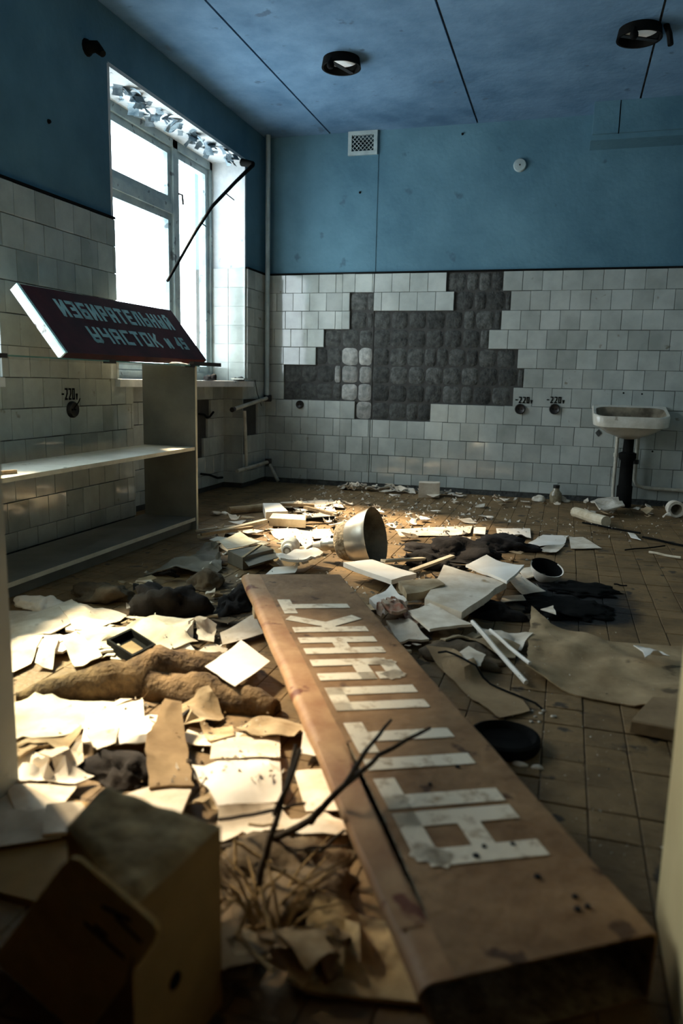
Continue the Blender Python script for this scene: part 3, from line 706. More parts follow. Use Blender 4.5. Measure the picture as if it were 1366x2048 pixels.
smooth_angle(MB().tube([Vector((WX, b0.y, b0.z)), b0, b1], [.035, .03, .018], 10).build('arm', m_black, br))
smooth_angle(MB().lathe((WX, b0.y, b0.z), (1, 0, 0), [(0, .045), (.012, .04)], 12).build('wall_plate', m_black, br))
for u, v, x in ((97, 243, WX),): 
    q = lp(u, v, x); MB().lathe(q, (1, 0, 0), [(0, .012), (.012, .008)], 8).build('nail', m_black, label='small dark nail in the blue wall beside the window', cat='nail')
for u, v, lb in ((720, 385, 'small dark nail in the blue back wall below the vent'), (925, 268, 'tiny dark nail in the blue wall just under the ceiling joint')):
    q = bp(u, v, WY-(SHP if u < 745 else 0)); MB().lathe(q, (0, -1, 0), [(0, .010), (.012, .007)], 8).build('nail', m_black, label=lb, cat='nail')
# --- sink
def rrect(cx, y0, y1, w, r_, z, n=6, rb=None):
    """rounded rectangle, wall side y1, front y0"""
    rb = r_ if rb is None else rb; pts = []
    for (sx_, yy_, a0, rr) in ((1, y1, 0, rb), (-1, y1, 90, rb), (-1, y0, 180, r_), (1, y0, 270, r_)):
        ox = cx+sx_*(w/2-rr); oy = yy_-rr if yy_ == y1 else yy_+rr
        for i in range(n+1):
            a = math.radians(a0+90*i/n); pts.append(Vector((ox+math.cos(a)*rr, oy+math.sin(a)*rr, z)))
    return pts
def loft(rings, cap0=True, cap1=True):
    n = len(rings[0]); vs = [v for r_ in rings for v in r_]; fs = []
    for i in range(len(rings)-1):
        for j in range(n): fs.append((i*n+j, i*n+(j+1) % n, (i+1)*n+(j+1) % n, (i+1)*n+j))
    if cap0: fs.append(tuple(reversed(range(n))))
    if cap1: fs.append(tuple((len(rings)-1)*n+j for j in range(n)))
    return vs, fs
scx = .472; sy0, sy1 = 5.93, BACK_Y-.001; sw = .545; sz = .706
sk = empty('wall_sink', (scx, sy1, 0), 'grimy white enamel wash basin on the back wall', 'sink')
def tilt(rings):
    for r_ in rings:
        for v in r_: v.z += .075*(v.y-sy0)/(sy1-sy0)
    return rings
R_ = tilt([rrect(scx, 6.10, 6.26, .12, .05, .50), rrect(scx, 6.02, 6.31, .34, .10, .55), rrect(scx, sy0+.03, sy1, sw-.05, .10, .612, rb=.02), rrect(scx, sy0+.004, sy1, sw-.01, .10, .625, rb=.02), rrect(scx, sy0, sy1, sw, .10, sz-.012, rb=.02), rrect(scx, sy0+.006, sy1, sw-.012, .10, sz, rb=.02),
      rrect(scx, sy0+.026, sy1-.05, sw-.05, .09, sz-.004)])
o = mesh('basin', *loft(R_, True, False), m_sink, sk); smooth_angle(o, 50)
R_ = tilt([rrect(scx, sy0+.026, sy1-.05, sw-.05, .09, sz-.004), rrect(scx, sy0+.05, sy1-.07, sw-.12, .09, sz-.08), rrect(scx, sy0+.12, sy1-.14, sw-.3, .07, sz-.13)])
o = mesh('bowl', *loft(R_, False, True), m_inner_brown, sk); smooth_angle(o, 50)
mb = MB(); mb.lathe((bp(1256, 900, 6.2).x, 6.2, 0.0), (0, 0, 1), [(0, .058), (.16, .058), (.17, .05), (.36, .048), (.38, .064), (.42, .064), (.43, .040), (.54, .036)], 16)
smooth_angle(mb.build('waste_pipe', m_black, sk))
tx = bp(1233, 900, 6.29).x
tub('supply_pipe', [(tx, 6.29, .55), (tx, 6.29, .35), (tx, 6.29, .12), (tx+.005, 6.29, .035)], .014, m_pipe_w, sk)
MB().lathe((tx, 6.29, .38), (0, 0, 1), [(0, .02), (.03, .02)], 10).build('coupling', m_pipe_w, sk)
tx2 = bp(1276, 880, 6.29).x; zz = bp(1320, 977, 6.29).z
tub('supply_pipe', [(tx2, 6.29, .55), (tx2, 6.29, .30), (tx2, 6.29, zz+.06), (tx2+.02, 6.29, zz+.015), (tx2+.07, 6.29, zz), (1.0, 6.29, zz-.01), (1.9, 6.29, zz-.02)], .015, m_pipe_w, sk)
MB().lathe((tx2, 6.29, .33), (0, 0, 1), [(0, .022), (.035, .022)], 10).build('coupling', m_dark, sk)
c = bp(1197, 866); MB().add([c+Vector(q) for q in ((-.026, -.004, 0), (0, -.004, -.03), (.026, -.004, 0), (0, -.004, .03), (-.02, .002, 0), (0, .002, -.024), (.02, .002, 0), (0, .002, .024))], [(0, 1, 2, 3), (0, 4, 5, 1), (1, 5, 6, 2), (2, 6, 7, 3), (3, 7, 4, 0)]).build('wall_hole', m_mortar, wall_back)
for u, v in ((1247, 786), (1284, 788), (1305, 903)):
    MB().lathe(bp(u, v), (0, -1, 0), [(-.002, .008), (.002, .007)], 8).build('screw_hole_disc', m_black, wall_back)  # a small black disc marks each screw position
# --- counter with a glass top along the left wall
CX0, CX1, CY1, CY0 = -2.478, -2.125, 4.115, 1.62
ct = empty('display_counter', (-2.3, 2.9, 0), 'grey open-front counter with a glass top along the left wall', 'counter')
def edged(name, x0, x1, y0, y1, z0, z1, mat, face):
    o = MB().box(x0, x1, y0, y1, z0, z1).build(name, mat, ct)
    if face: MB().box(x1, x1+.003, y0, y1, z0, z1).build('edge_band', m_lam_edge, o)
    return o
edged('end_panel', CX0, CX1, CY1-.02, CY1, .0, .985, m_lam, True)
edged('end_panel', CX0, CX1, CY0, CY0+.02, .0, .985, m_lam, True)
edged('shelf', CX0, CX1-.008, CY0+.02, CY1-.02, .487, .507, m_shelf, True)
edged('bottom_board', CX0, CX1-.008, CY0+.02, CY1-.02, .055, .075, m_lam, True)
MB().box(CX1-.05, CX1-.035, CY0+.02, CY1-.02, 0, .055).build('kick_board', m_lam, ct)
gt = MB().box(CX0-.02, CX1+.01, CY0, CY1+.02, .985, .991).build('glass_top', m_gtop, ct)
MB().box(CX1+.01, CX1+.0115, CY0, CY1+.02, .985, .991).build('glass_edge', m_gedge, gt)
for u in (5, 225, 385):
    q = lp(u, 722, CX1+.012); MB().box(q.x-.035, q.x+.004, q.y-.025, q.y+.025, .978, .996).build('clip', m_dark, ct)
q0, q1 = lp(383, 722, -2.13), lp(438, 727, -2.13)
MB().bar((-2.13, q0.y, 1.002), (-2.13, q1.y, 1.002), .03, .022).build('metal_strip', m_dark, label='dark metal strip sticking out past the end of the glass top', cat='strip')
mb = MB().bar(fp(-30, 948, .515), fp(32, 943, .515), .02, .015); mb.build('wood_offcut', m_wood, label='short wooden offcut lying on the counter shelf', cat='wood')
# --- red lettered board leaning on the counter
A = Vector((-2.20, 2.985, 1.0185)); B = Vector((-2.20, 4.40, 1.030))          # lower front edge
T0 = Vector((-2.445, 3.01, 1.325)); 
X = (B-A).normalized(); Y = (T0-A); Y = (Y-X*Y.dot(X)); Hh = Y.length; Y.normalize(); Nn = X.cross(Y); 
if Nn.x < 0: Nn = -Nn
Ln = (B-A).length; TH = .045
sg = empty('election_sign', A.lerp(B, .5)-Nn*.03, 'dark red lettered sign board leaning on the counter by the window', 'sign')
def slab_local(name, x0, x1, y0, y1, n0, n1, mat, parent=sg):
    return MB().add([A+X*x+Y*y+Nn*n_ for n_ in (n0, n1) for x, y in ((x0, y0), (x1, y0), (x1, y1), (x0, y1))], BOXF).build(name, mat, parent)
slab_local('face', .012, Ln, .0, Hh, -.006, 0, m_red)
slab_local('casing_side', .0, .012, .0, Hh, -TH, -.004, m_signside); slab_local('casing_side', Ln-.012, Ln, 0, Hh, -TH, -.006, m_red)
slab_local('casing_rail', .012, Ln-.012, 0, .012, -TH, -.006, m_red); slab_local('casing_rail', .012, Ln-.012, Hh-.012, Hh, -TH, -.006, m_frame)
slab_local('back_board', .012, Ln-.012, .012, Hh-.012, -TH+.004, -TH+.008, m_wood)
slab_local('trim_strip', .0, .016, .0, Hh, -.004, .003, m_letter)
def text_line(txt, x0, x1, y0, h, t):
    n = len(txt); 
    wts = [.55 if ch == ' ' else .7 if ch in 'N45/' else 1.12 if ch == 'Ы' else 1. for ch in txt]; tot = sum(wts); x = x0
    for ch, w in zip(txt, wts):
        ww = (x1-x0)*w/tot
        if ch != ' ': letter(ch, A+X*x+Y*y0, X, Y, Nn, ww*.78, h*(.72 if ch == 'N' else .9 if ch in '45/' else 1), t, m_letter, sg)
        x += ww
text_line('ИЗБИРАТЕЛЬНЫЙ', .20, 1.30, .225, .105, .021)
text_line('УЧАСТОК N 45', .31, 1.30, .075, .10, .020)
lump('crumpled_wrapper', 'crumpled whitish wrapper under the edge of the red sign', 'wrapper', (-2.155, 3.95, .991), (.03, .10, .011), mat=m_paper_clean, sub=3, ridg=.7)
# rubbish on the sill
for u, v, s_, lb, mt in ((420, 752, .07, 'black crumpled lump on the window sill', m_rag), (478, 757, .05, 'broken dark tile bits on the far end of the sill', m_mortar)):
    q = lp(u, v, -2.60); lump('sill_rubbish', lb, 'rubbish', (q.x, q.y, SILL), (s_*.6, s_, s_*.6), mat=mt, sub=3, ridg=.9, freq=18)
q = lp(490, 757, -2.56); MB().box(q.x-.06, q.x+.05, q.y-.14, q.y+.03, SILL+.012, SILL+.024).build('tile_shard', m_tile, label='loose white tile shard lying on the far end of the sill', cat='tile shard')
# ================================================================== THE LETTERED PLANK SIGN
O_ = Vector((-.118, .880, .132)); Lx = Vector((-.511, .859, .024)).normalized(); Wx = Vector((.858, .512, -.046)); Wx = (Wx-Lx*Wx.dot(Lx)).normalized(); Up = Wx.cross(Lx); 
if Up.z < 0: Up = -Up
PL, PW, PT = 1.985, .378, .118
pl = empty('agitation_sign', O_+Wx*PW/2+Lx*PL/2-Up*PT, 'long tan lettered sign box lying across the littered floor', 'sign')
SLOT = (.10, .66)
def slot(u_):
    t_ = max(0, min(1, (u_-SLOT[0])/(SLOT[1]-SLOT[0]))); w_ = .013*math.sin(math.pi*t_)**.5
    return .036+.016*t_-w_/2, .036+.016*t_+w_/2
def prof(off, u_, n=5):
    pts = []; r1, r2 = .022-off*.5, .012; k = 0
    for cv, cw, a0, rr in ((PW-off-r2, -off-r2, 0, r2), (-.018+off+r1, -off-r1, 90, r1), (.030+off+.004, -PT+off+.004, 180, .004), (PW-off-.004, -PT+off+.004, 270, .004)):
        for i in range(n+1):
            a = math.radians(a0+90*i/n); pts.append((cv+math.cos(a)*rr, cw+math.sin(a)*rr))
        if k == 0: lo_, hi_ = slot(u_); pts += [(hi_, -off), (lo_, -off)]
        k += 1
    return pts
def pring(u_, off, sk=0.): return [O_+Lx*(u_+sk*v/PW)+Wx*v+Up*w for v, w in prof(off, u_)]
K = 40
outer = [pring(PL*i/K, 0, .033*(1-i/K)) for i in range(K+1)]
for i, r_ in enumerate(outer):      # dents along the folded left edge
    for j, p_ in enumerate(r_): r_[j] = p_+Up*(.0010*nz(p_, 5., 2))+Wx*(.003*nz(p_, 7., 4))
inner = [pring((PL-.004)*i/K, .004, .033*(1-i/K)) for i in range(K, -1, -1)]
rings = inner+outer
vs, fs = loft(rings, True, True)
n_ = len(rings[0]); keep = []; mi = []
for i, f_ in enumerate(fs):
    ring, j = i//n_, i % n_
    if i < (len(rings)-1)*n_:
        if j == 6 and ring != K:                      # strip between the two slot edges
            um = PL*(K-ring-.5)/K if ring < K else PL*(ring-K-.5)/K
            if SLOT[0] < um < SLOT[1]: continue
        m_i = 1 if ring < K else 2 if 6 < j < 20 and ring > K else 0
    else: m_i = 1 if i == (len(rings)-1)*n_ else 0
    keep.append(f_); mi.append(m_i)
o = mesh('casing', vs, keep, [m_tan, m_scab, m_tan_edge], pl)
for p_, m_i in zip(o.data.polygons, mi): p_.material_index = m_i
smooth_angle(o, 50)
def psheet(name, u0, u1, v0, v1, w0, w1, mat, parent=pl):
    return MB().add([O_+Lx*u_+Wx*v+Up*w for w in (w0, w1) for u_, v in ((u0, v0), (u0, v1), (u1, v1), (u1, v0))], BOXF).build(name, mat, parent)
# lifted lip beside the open split
MB().add([O_+Lx*u_+Wx*v+Up*w for u_, v, w in ((.10, .026, .002), (.10, -.012, .001), (.30, -.016, .002), (.48, -.016, .002), (.66, -.012, .001), (.66, .042, .002), (.48, .034, .011), (.30, .028, .008))], [(0, 7, 2, 1), (7, 6, 3, 2), (6, 5, 4, 3)]).build('lifted_lip', m_tan_edge, pl)
psheet('rust_notch', 1.61, 1.67, -.016, .02, -.05, -.014, m_scab)
LT = [('А', .225, .378), ('Г', .392, .497), ('І', .515, .590), ('Т', .600, .737), ('П', .800, .930), ('У', .976, 1.115), ('Н', 1.158, 1.288), ('К', 1.335, 1.480), ('Т', 1.512, 1.660)]
for ch, u0, u1 in LT:
    tw = .044
    letter(ch, O_+Lx*u0+Wx*.303+Up*.0012, Lx, -Wx, Up, u1-u0, .236, tw, m_cream, pl, 'letter', .0008)
for u, v, r_ in ((952, 1714, .007), (968, 1695, .005), (1025, 1690, .005), (915, 1535, .005), (860, 1570, .004), (1075, 1755, .006), (1155, 1820, .006), (1175, 1815, .005), (1150, 1795, .005)):
    d = ray(u, v); t_ = (O_-CAM).dot(Up)/d.dot(Up); c = CAM+d*t_
    MB().lathe(c, Up, [(.001, r_), (.0045, r_*.8)], 9).build('rust_spot', m_dark, pl)
# ================================================================== PENDANT LAMP ON THE FLOOR
rimc = Vector((-.868, 3.575, .152)); nk = Vector((-1.152, 3.606, .088))
ax = (rimc-nk).normalized(); L0 = (rimc-nk).length
lm = empty('enamel_pendant_lamp', (rimc.x, rimc.y, 0), 'dull metal dome pendant lamp lying on its side amid rubble', 'lamp')
o = MB().lathe(nk, ax, [(L0-.13, .103), (L0-.10, .120), (L0-.06, .136), (L0-.02, .147), (L0, .152), (L0+.004, .155), (L0, .149), (L0-.06, .131), (L0-.13, .096), (L0-.16, .06), (L0-.17, .001)], 40, (False, False)).build('reflector', [m_chrome, m_inner_brown], lm)
for i, p_ in enumerate(o.data.polygons):
    if i >= 5*40: p_.material_index = 1
smooth_angle(o, 60)
smooth_angle(MB().lathe(nk, ax, [(.095, .046), (.10, .085), (.115, .095), (L0-.16, .100), (L0-.128, .1045)], 40, (True, False)).build('corroded_collar', m_scab, lm), 60)
smooth_angle(MB().lathe(nk, ax, [(.0, .030), (.012, .034), (.05, .036), (.055, .05), (.10, .052)], 24).build('socket_neck', m_chrome, lm), 40)
smooth_angle(MB().lathe(nk, ax, [(-.05, .017), (-.03, .02), (.0, .022), (.01, .022)], 14).build('lamp_holder', m_paper_clean, lm), 40)
up_ = (Vector((0, 0, 1))-ax*ax.z).normalized(); sd_ = up_.cross(ax)
for a_ in (-.1, .75):
    d_ = (up_*math.cos(a_)+sd_*math.sin(a_)*(-1)); d_ = d_ if True else d_
    for tt in (.075,): MB().lathe(nk+ax*tt+d_*.049, d_, [(0, .009), (.005, .008)], 10).build('rivet_hole_disc', m_black, lm)  # shade inside the opening painted as a black disc
MB().bar(nk+ax*.088+up_*.05, nk+ax*.078+up_*.085, .012, .012).build('fixing_lug', m_dark, lm)
# ================================================================== FELT, RAGS, BIG SHEETS
def feltroll(name, label, limbs, mat):
    mb = MB()
    for pts in limbs:
        P = [(fp(u, v, 0), w, h) for u, v, w, h in pts]; n = 16; vs = []; fs = []; S = 7*(len(P)-1)
        for i in range(S+1):
            t_ = i/S*(len(P)-1); k = min(int(t_), len(P)-2); f_ = t_-k; f2 = f_*f_*(3-2*f_)
            c = P[k][0].lerp(P[k+1][0], f_); w = P[k][1]*(1-f2)+P[k+1][1]*f2; h = P[k][2]*(1-f2)+P[k+1][2]*f2
            d = (P[k+1][0]-P[k][0]).normalized(); sd = Vector((-d.y, d.x, 0))
            for j in range(n):
                a = math.pi*2*j/n; yy = math.cos(a); zz = math.sin(a)
                q = c+sd*yy*w+Vector((0, 0, h*zz if zz > 0 else 0))
                g = 1+.28*nz(q, 11, 3)+.16*nz(q, 31, 6)
                vs.append(c+sd*yy*w*g+Vector((0, 0, max(.001, (h*zz if zz > 0 else 0)*g))))
        for i in range(S):
            for j in range(n): fs.append((i*n+j, i*n+(j+1) % n, (i+1)*n+(j+1) % n, (i+1)*n+j))
        fs += [tuple(range(n)), tuple(S*n+j for j in range(n))]
        mb.add(vs, fs)
    o = mb.build(name, mat, smooth=True, label=label, cat='felt'); reg(o, HD)
    return o
feltroll('felt_roll', 'twisted roll of brown felt lying across the papers', [[(32, 1398, .02, .015), (110, 1388, .05, .055), (220, 1380, .07, .085), (330, 1368, .085, .10), (430, 1350, .075, .08), (500, 1335, .045, .05)], [(300, 1385, .05, .07), (400, 1400, .07, .075), (490, 1416, .055, .06), (552, 1430, .03, .045)]], m_felt)
# grey film, lino
S('plastic_film', 'crumpled grey-brown plastic film heaped beside the counter', 'film', [(288, 1146), (366, 1121), (412, 1090), (438, 1096), (444, 1140), (398, 1153)], z=.015, th=.003, amp=.045, freq=9, mat=m_grey_sheet, res=5)
S('linoleum_sheet', 'large curling sheet of brown linoleum on the tile floor', 'linoleum', [(1062, 1232), (1100, 1262), (1200, 1280), (1366, 1292), (1420, 1300), (1420, 1410), (1270, 1412), (1150, 1388), (1052, 1352), (1056, 1300)], z=.008, th=.004, amp=.035, freq=4., lift=((0, .015), (8, .03)), mat=m_lino, res=5, rad=.28)
S('torn_wrapper', 'torn pale scrap lying on the linoleum sheet', 'paper', [(1268, 1298), (1300, 1290), (1325, 1298), (1338, 1310), (1305, 1316), (1290, 1325)], z=.05, th=.003, amp=.03, freq=14, mat=m_paper_clean)
# dark rag heaps
RAGS = [((340, 1226), (.14, .09, .11), m_rag, 'black crumpled rag heap beside the far end of the plank sign'), ((205, 1196), (.12, .09, .06), m_ragbrown, 'flattened brown rag in front of the counter'),
        ((466, 1216), (.065, .11, .07), m_rag, 'dark tangled rag wedged against the plank sign'), ((905, 1112), (.22, .14, .07), m_rag, 'dark rag heap to the right of the pendant lamp'),
        ((1000, 1095), (.16, .12, .06), m_rag, 'dark crumpled cloth beside the white sheets'), ((250, 1555), (.10, .05, .05), m_rag, 'black shredded tuft in front of the white sheets'),
        ((930, 1320), (.12, .10, .03), m_ragbrown, 'brown crumpled cloth under the two white rods'), ((412, 1176), (.09, .06, .06), m_ragbrown, 'brown twisted rag beside the black rag heap'),
        ((1000, 1235), (.09, .05, .05), m_rag, 'small black rag beneath the tilted book'), ((575, 1760), (.10, .13, .04), m_ragbrown, 'dirty brown cloth under the dry twigs'),
        ((860, 1135), (.16, .05, .05), m_rag, 'narrow dark rag between planks near the lamp rim')]
for k, (px, sz_, mt, lb) in enumerate(RAGS):
    o = lump('rag', lb, 'rag', px, sz_, mat=mt, ridg=.85, freq=10)
    if k in (5, 6, 8, 9): reg(o, HD)      # papers lie on these
c = fp(1008, 1492, 0)
o = MB().lathe(c, (0, 0, 1), [(0, .085), (.012, .092), (.03, .09), (.034, .08), (.016, .07), (.012, .001)], 26).build('rubber_lid', m_black, label='black round lid lying on the floor tiles beside the sign', cat='lid'); smooth_angle(o)
# ================================================================== PAPERS AND BOARDS, left of the sign
S('paper_sheet', 'wide white sheet lying flat on the floor in front of the counter', 'paper', [(0, 1222), (85, 1226), (78, 1246), (-30, 1256)], z=.008)
S('paper_sheet', 'large folded white sheet with a raised crease beside the black tray', 'paper', [(-30, 1262), (145, 1209), (182, 1236), (100, 1276), (-20, 1284)], z=.014, lift=((1, .02), (2, .025)), th=.003)
S('paper_sheet', 'white sheet half under the creased one behind the tray', 'paper', [(118, 1226), (205, 1217), (255, 1232), (190, 1278), (150, 1270)], z=.010)
S('paper_sheet', 'white sheet reaching from the tray to the black rag heap', 'paper', [(245, 1238), (300, 1246), (392, 1256), (385, 1282), (300, 1280)], z=.010, lift=((2, .02),))
S('paper_sheet', 'broad white sheet lying under the black tray', 'paper', [(165, 1278), (300, 1262), (395, 1292), (300, 1316), (200, 1322), (150, 1305)], z=.004)
S('paper_sheet', 'stained sheet at the edge of the papers by the door jamb', 'paper', [(-30, 1292), (88, 1284), (62, 1330), (-20, 1370)], z=.008)
S('paper_sheet', 'torn crumpled strip of paper before the felt roll', 'paper', [(85, 1290), (118, 1285), (105, 1335), (70, 1330)], z=.016, amp=.03, freq=12)
S('paper_sheet', 'small creased sheet between the felt roll and the tray', 'paper', [(120, 1290), (165, 1285), (205, 1325), (150, 1335)], z=.016, amp=.03, freq=12, lift=((0, .03),))
lump('crumpled_wrapper', 'crumpled cream wrapper at the foot of the counter', 'wrapper', (80, 1218), (.10, .05, .045), mat=m_paper_clean, sub=4, ridg=.7, freq=13)
S('paper_sheet', 'torn sheet tucked between the felt roll and the sign', 'paper', [(440, 1268), (508, 1243), (528, 1268), (445, 1290)], z=.02, lift=((1, .03),))
S('paper_sheet', 'ragged paper curls beneath the black rag heap', 'paper', [(390, 1264), (405, 1252), (432, 1258), (427, 1292), (397, 1290)], z=.02, amp=.04, freq=20)
S('paper_page', 'curved loose page standing propped on the felt roll', 'paper', [(410, 1345), (482, 1290), (540, 1325), (470, 1382)], z=.06, th=.002, amp=.004, lift=((1, .02), (3, .01), (0, .02)), mat=m_paper_clean, cap=.2)
S('paper_sheet', 'big stained sheet lying below the felt roll', 'paper', [(16, 1420), (70, 1402), (205, 1406), (300, 1402), (160, 1462), (30, 1508)], z=.006)
S('paper_page', 'clean white card on top of the sheets below the felt roll', 'paper', [(163, 1490), (172, 1434), (286, 1400), (291, 1477)], z=.034, th=.003, amp=.002, mat=m_paper_clean)
S('paper_page', 'white card underneath the clean white card', 'paper', [(240, 1505), (232, 1470), (326, 1431), (314, 1486)], z=.024, th=.003, amp=.002, mat=m_paper_clean)
S('paper_sheet', 'dirty strip of paper below the stained sheet', 'paper', [(30, 1520), (90, 1492), (165, 1472), (160, 1494), (70, 1530)], z=.006, mat=m_paper_dirty)
S('paper_sheet', 'torn cream sheet with black edge beside the black tuft', 'paper', [(78, 1545), (165, 1506), (168, 1540), (125, 1562)], z=.008)
S('paper_sheet', 'pale paper just inside the door jamb', 'paper', [(30, 1582), (38, 1535), (130, 1555), (190, 1560), (150, 1580)], z=.005, mat=m_paper_clean)
S('paper_sheet', 'ruffled white paper tip under the clean white card', 'paper', [(172, 1492), (240, 1485), (232, 1515), (195, 1528)], z=.012, amp=.02, freq=12)
S('cardboard_piece', 'brown cardboard strip curling up beside the cards', 'cardboard', [(330, 1442), (362, 1445), (388, 1590), (298, 1585), (290, 1502)], z=.02, th=.006, amp=.008, lift=((0, .04), (1, .03)), mat=m_card)
S('paper_sheet', 'large pinkish-white sheet in front of the plank sign', 'paper', [(384, 1545), (560, 1532), (564, 1606), (436, 1632)], z=.012, amp=.004, mat=m_paper_clean)
S('paper_sheet', 'pale creased sheet behind the large pinkish sheet', 'paper', [(425, 1492), (560, 1476), (560, 1534), (420, 1540)], z=.010, amp=.02, freq=8)
S('paper_sheet', 'white sheet slipped under the long edge of the sign', 'paper', [(588, 1545), (652, 1538), (690, 1622), (612, 1628)], z=.008)
S('paper_sheet', 'small folded white leaf against the side of the sign', 'paper', [(606, 1478), (650, 1488), (650, 1512), (600, 1510)], z=.02, lift=((0, .02),), mat=m_paper_clean)
S('paper_sheet', 'cream printed sheet under the dry twigs', 'paper', [(438, 1642), (560, 1620), (590, 1650), (470, 1695), (430, 1690)], z=.006)
S('paper_sheet', 'crumpled cream sheet between the twigs and the sign', 'paper', [(560, 1650), (640, 1632), (700, 1650), (690, 1690), (600, 1705)], z=.006, amp=.02)
S('paper_sheet', 'dirty tissue ruffle below the felt roll', 'paper', [(330, 1425), (420, 1410), (450, 1435), (400, 1460), (345, 1450)], z=.012, amp=.035, freq=14, mat=m_paper_dirty)
S('paper_sheet', 'rumpled dirty paper strip under the felt end', 'paper', [(470, 1455), (560, 1440), (620, 1462), (600, 1485), (500, 1485)], z=.01, amp=.035, freq=14, mat=m_paper_dirty)
S('paper_sheet', 'dirty rolled scrap between the cardboard and pinkish sheet', 'paper', [(400, 1460), (465, 1450), (470, 1480), (420, 1495)], z=.015, amp=.03, freq=10, mat=m_paper_dirty)
# sheets right of the sign
S('foam_board', 'thick white board lying beside the far end of the sign', 'board', [(686, 1150), (744, 1144), (832, 1171), (782, 1186)], z=.02, th=.022, amp=.006, mat=m_paper_clean)
S('paper_folder', 'bulging closed folder right of the plank sign', 'folder', [(848, 1228), (886, 1164), (1012, 1190), (922, 1252)], z=.035, th=.03, amp=.012, freq=4, lift=((1, .02),), mat=m_paper)
S('open_book', 'white open book page behind the bulging folder', 'book', [(930, 1154), (972, 1133), (1046, 1170), (1012, 1190)], z=.05, th=.012, amp=.01, freq=4, lift=((2, .03),), mat=m_paper_clean)
S('paper_sheet', 'cream flap of paper beside the open white book', 'paper', [(985, 1140), (1030, 1150), (1092, 1184), (1045, 1188)], z=.015, lift=((1, .02),), mat=m_paper)
S('paper_sheet', 'grey stained pamphlet lying under the folder', 'paper', [(1005, 1192), (1045, 1190), (1052, 1200), (1000, 1204)], z=.012)
S('cloth_pouch', 'dirty cloth pouch between the folder and the plank sign', 'pouch', [(796, 1196), (872, 1190), (888, 1208), (812, 1226)], z=.02, th=.03, amp=.012, freq=10, mat=m_paper_dirty)
pk = empty('torn_packet', fp(795, 1235, .01), 'torn red and white packet beside the plank sign', 'packet')
S('wrapping', None, None, [(738, 1216), (782, 1192), (815, 1220), (770, 1245)], z=.03, th=.02, amp=.02, freq=12, mat=m_paper_clean, parent=pk)
S('red_band', None, None, [(790, 1226), (812, 1214), (850, 1248), (830, 1260)], z=.03, th=.008, amp=.015, freq=10, mat=m_redprint, parent=pk)
S('red_stripe', None, None, [(760, 1238), (785, 1232), (812, 1248), (782, 1254)], z=.03, th=.012, amp=.012, freq=10, mat=m_redprint, parent=pk)
for i in range(4): S('red_print', None, None, [(752+i*9, 1226-i*5), (758+i*9, 1223-i*5), (768+i*9, 1232-i*5), (762+i*9, 1235-i*5)], z=.062, th=.002, amp=.006, freq=10, mat=m_redprint, parent=pk)
mg = empty('open_magazine', fp(850, 1272, 0), 'open magazine with splayed leaves beside the red packet', 'magazine')
S('leaf', None, None, [(772, 1252), (800, 1246), (858, 1284), (800, 1290)], z=.02, th=.008, amp=.006, lift=((0, .02),), mat=m_paper, parent=mg)
S('leaf', None, None, [(815, 1248), (862, 1236), (944, 1272), (858, 1284)], z=.024, th=.010, amp=.008, lift=((1, .02),), mat=m_paper, parent=mg)
S('page_edge', None, None, [(858, 1286), (945, 1274), (968, 1284), (890, 1300)], z=.008, th=.006, amp=.004, mat=m_paper_dirty, parent=mg)
S('paper_sheet', 'cream sheet lying under the two white rods', 'paper', [(956, 1260), (1066, 1278), (1042, 1300), (980, 1292)], z=.015, lift=((1, .02),))
S('paper_sheet', 'dirty page beneath the rods and the cream sheet', 'paper', [(930, 1296), (985, 1288), (1038, 1302), (1028, 1318), (1000, 1322)], z=.006, mat=m_paper_dirty)
S('paper_sheet', 'ragged cream scrap on the brown crumpled cloth', 'paper', [(905, 1318), (935, 1300), (972, 1318), (960, 1335), (920, 1340)], z=.03, amp=.03, freq=18)
S('paper_sheet', 'brown flat sheet of felt lying beside the plank sign', 'felt', [(850, 1308), (905, 1318), (985, 1370), (1040, 1390), (1060, 1425), (1000, 1440), (930, 1390)], z=.003, th=.002, amp=.006, mat=m_card)
stick('plastic_rod', 'longer white rod lying over the cream sheet', 'rod', [(944, 1253), (1052, 1366)], .016, m_paper_clean, z=(.06, .012))
stick('plastic_rod', 'shorter white rod beside the longer one', 'rod', [(980, 1268), (1058, 1352)], .013, m_paper_clean, z=(.05, .012))
slab('hardcover_book', 'brown hardcover book lying by the right door jamb', 'book', [(1262, 1440), (1305, 1392), (1420, 1400), (1420, 1470)], .006, .035, m_card)
for u, v, lb in ((1040, 1531, 'larger plaster lump lying close to the edge of the sign'), (1075, 1537, 'small plaster lump just right of the larger one'), ):
    lump('plaster_lump', lb, 'rubble', (u, v), (.018, .011, .010), mat=m_plaster, sub=2, ridg=.5, freq=40)
for i in range(9): lump('plaster_crumb', 'tiny pale plaster crumb by the black lid', 'rubble', (random.uniform(1060, 1110), random.uniform(1415, 1448)), (.007, .006, .005), mat=m_plaster, sub=1, ridg=.5, freq=60, group='plaster crumbs by the lid')
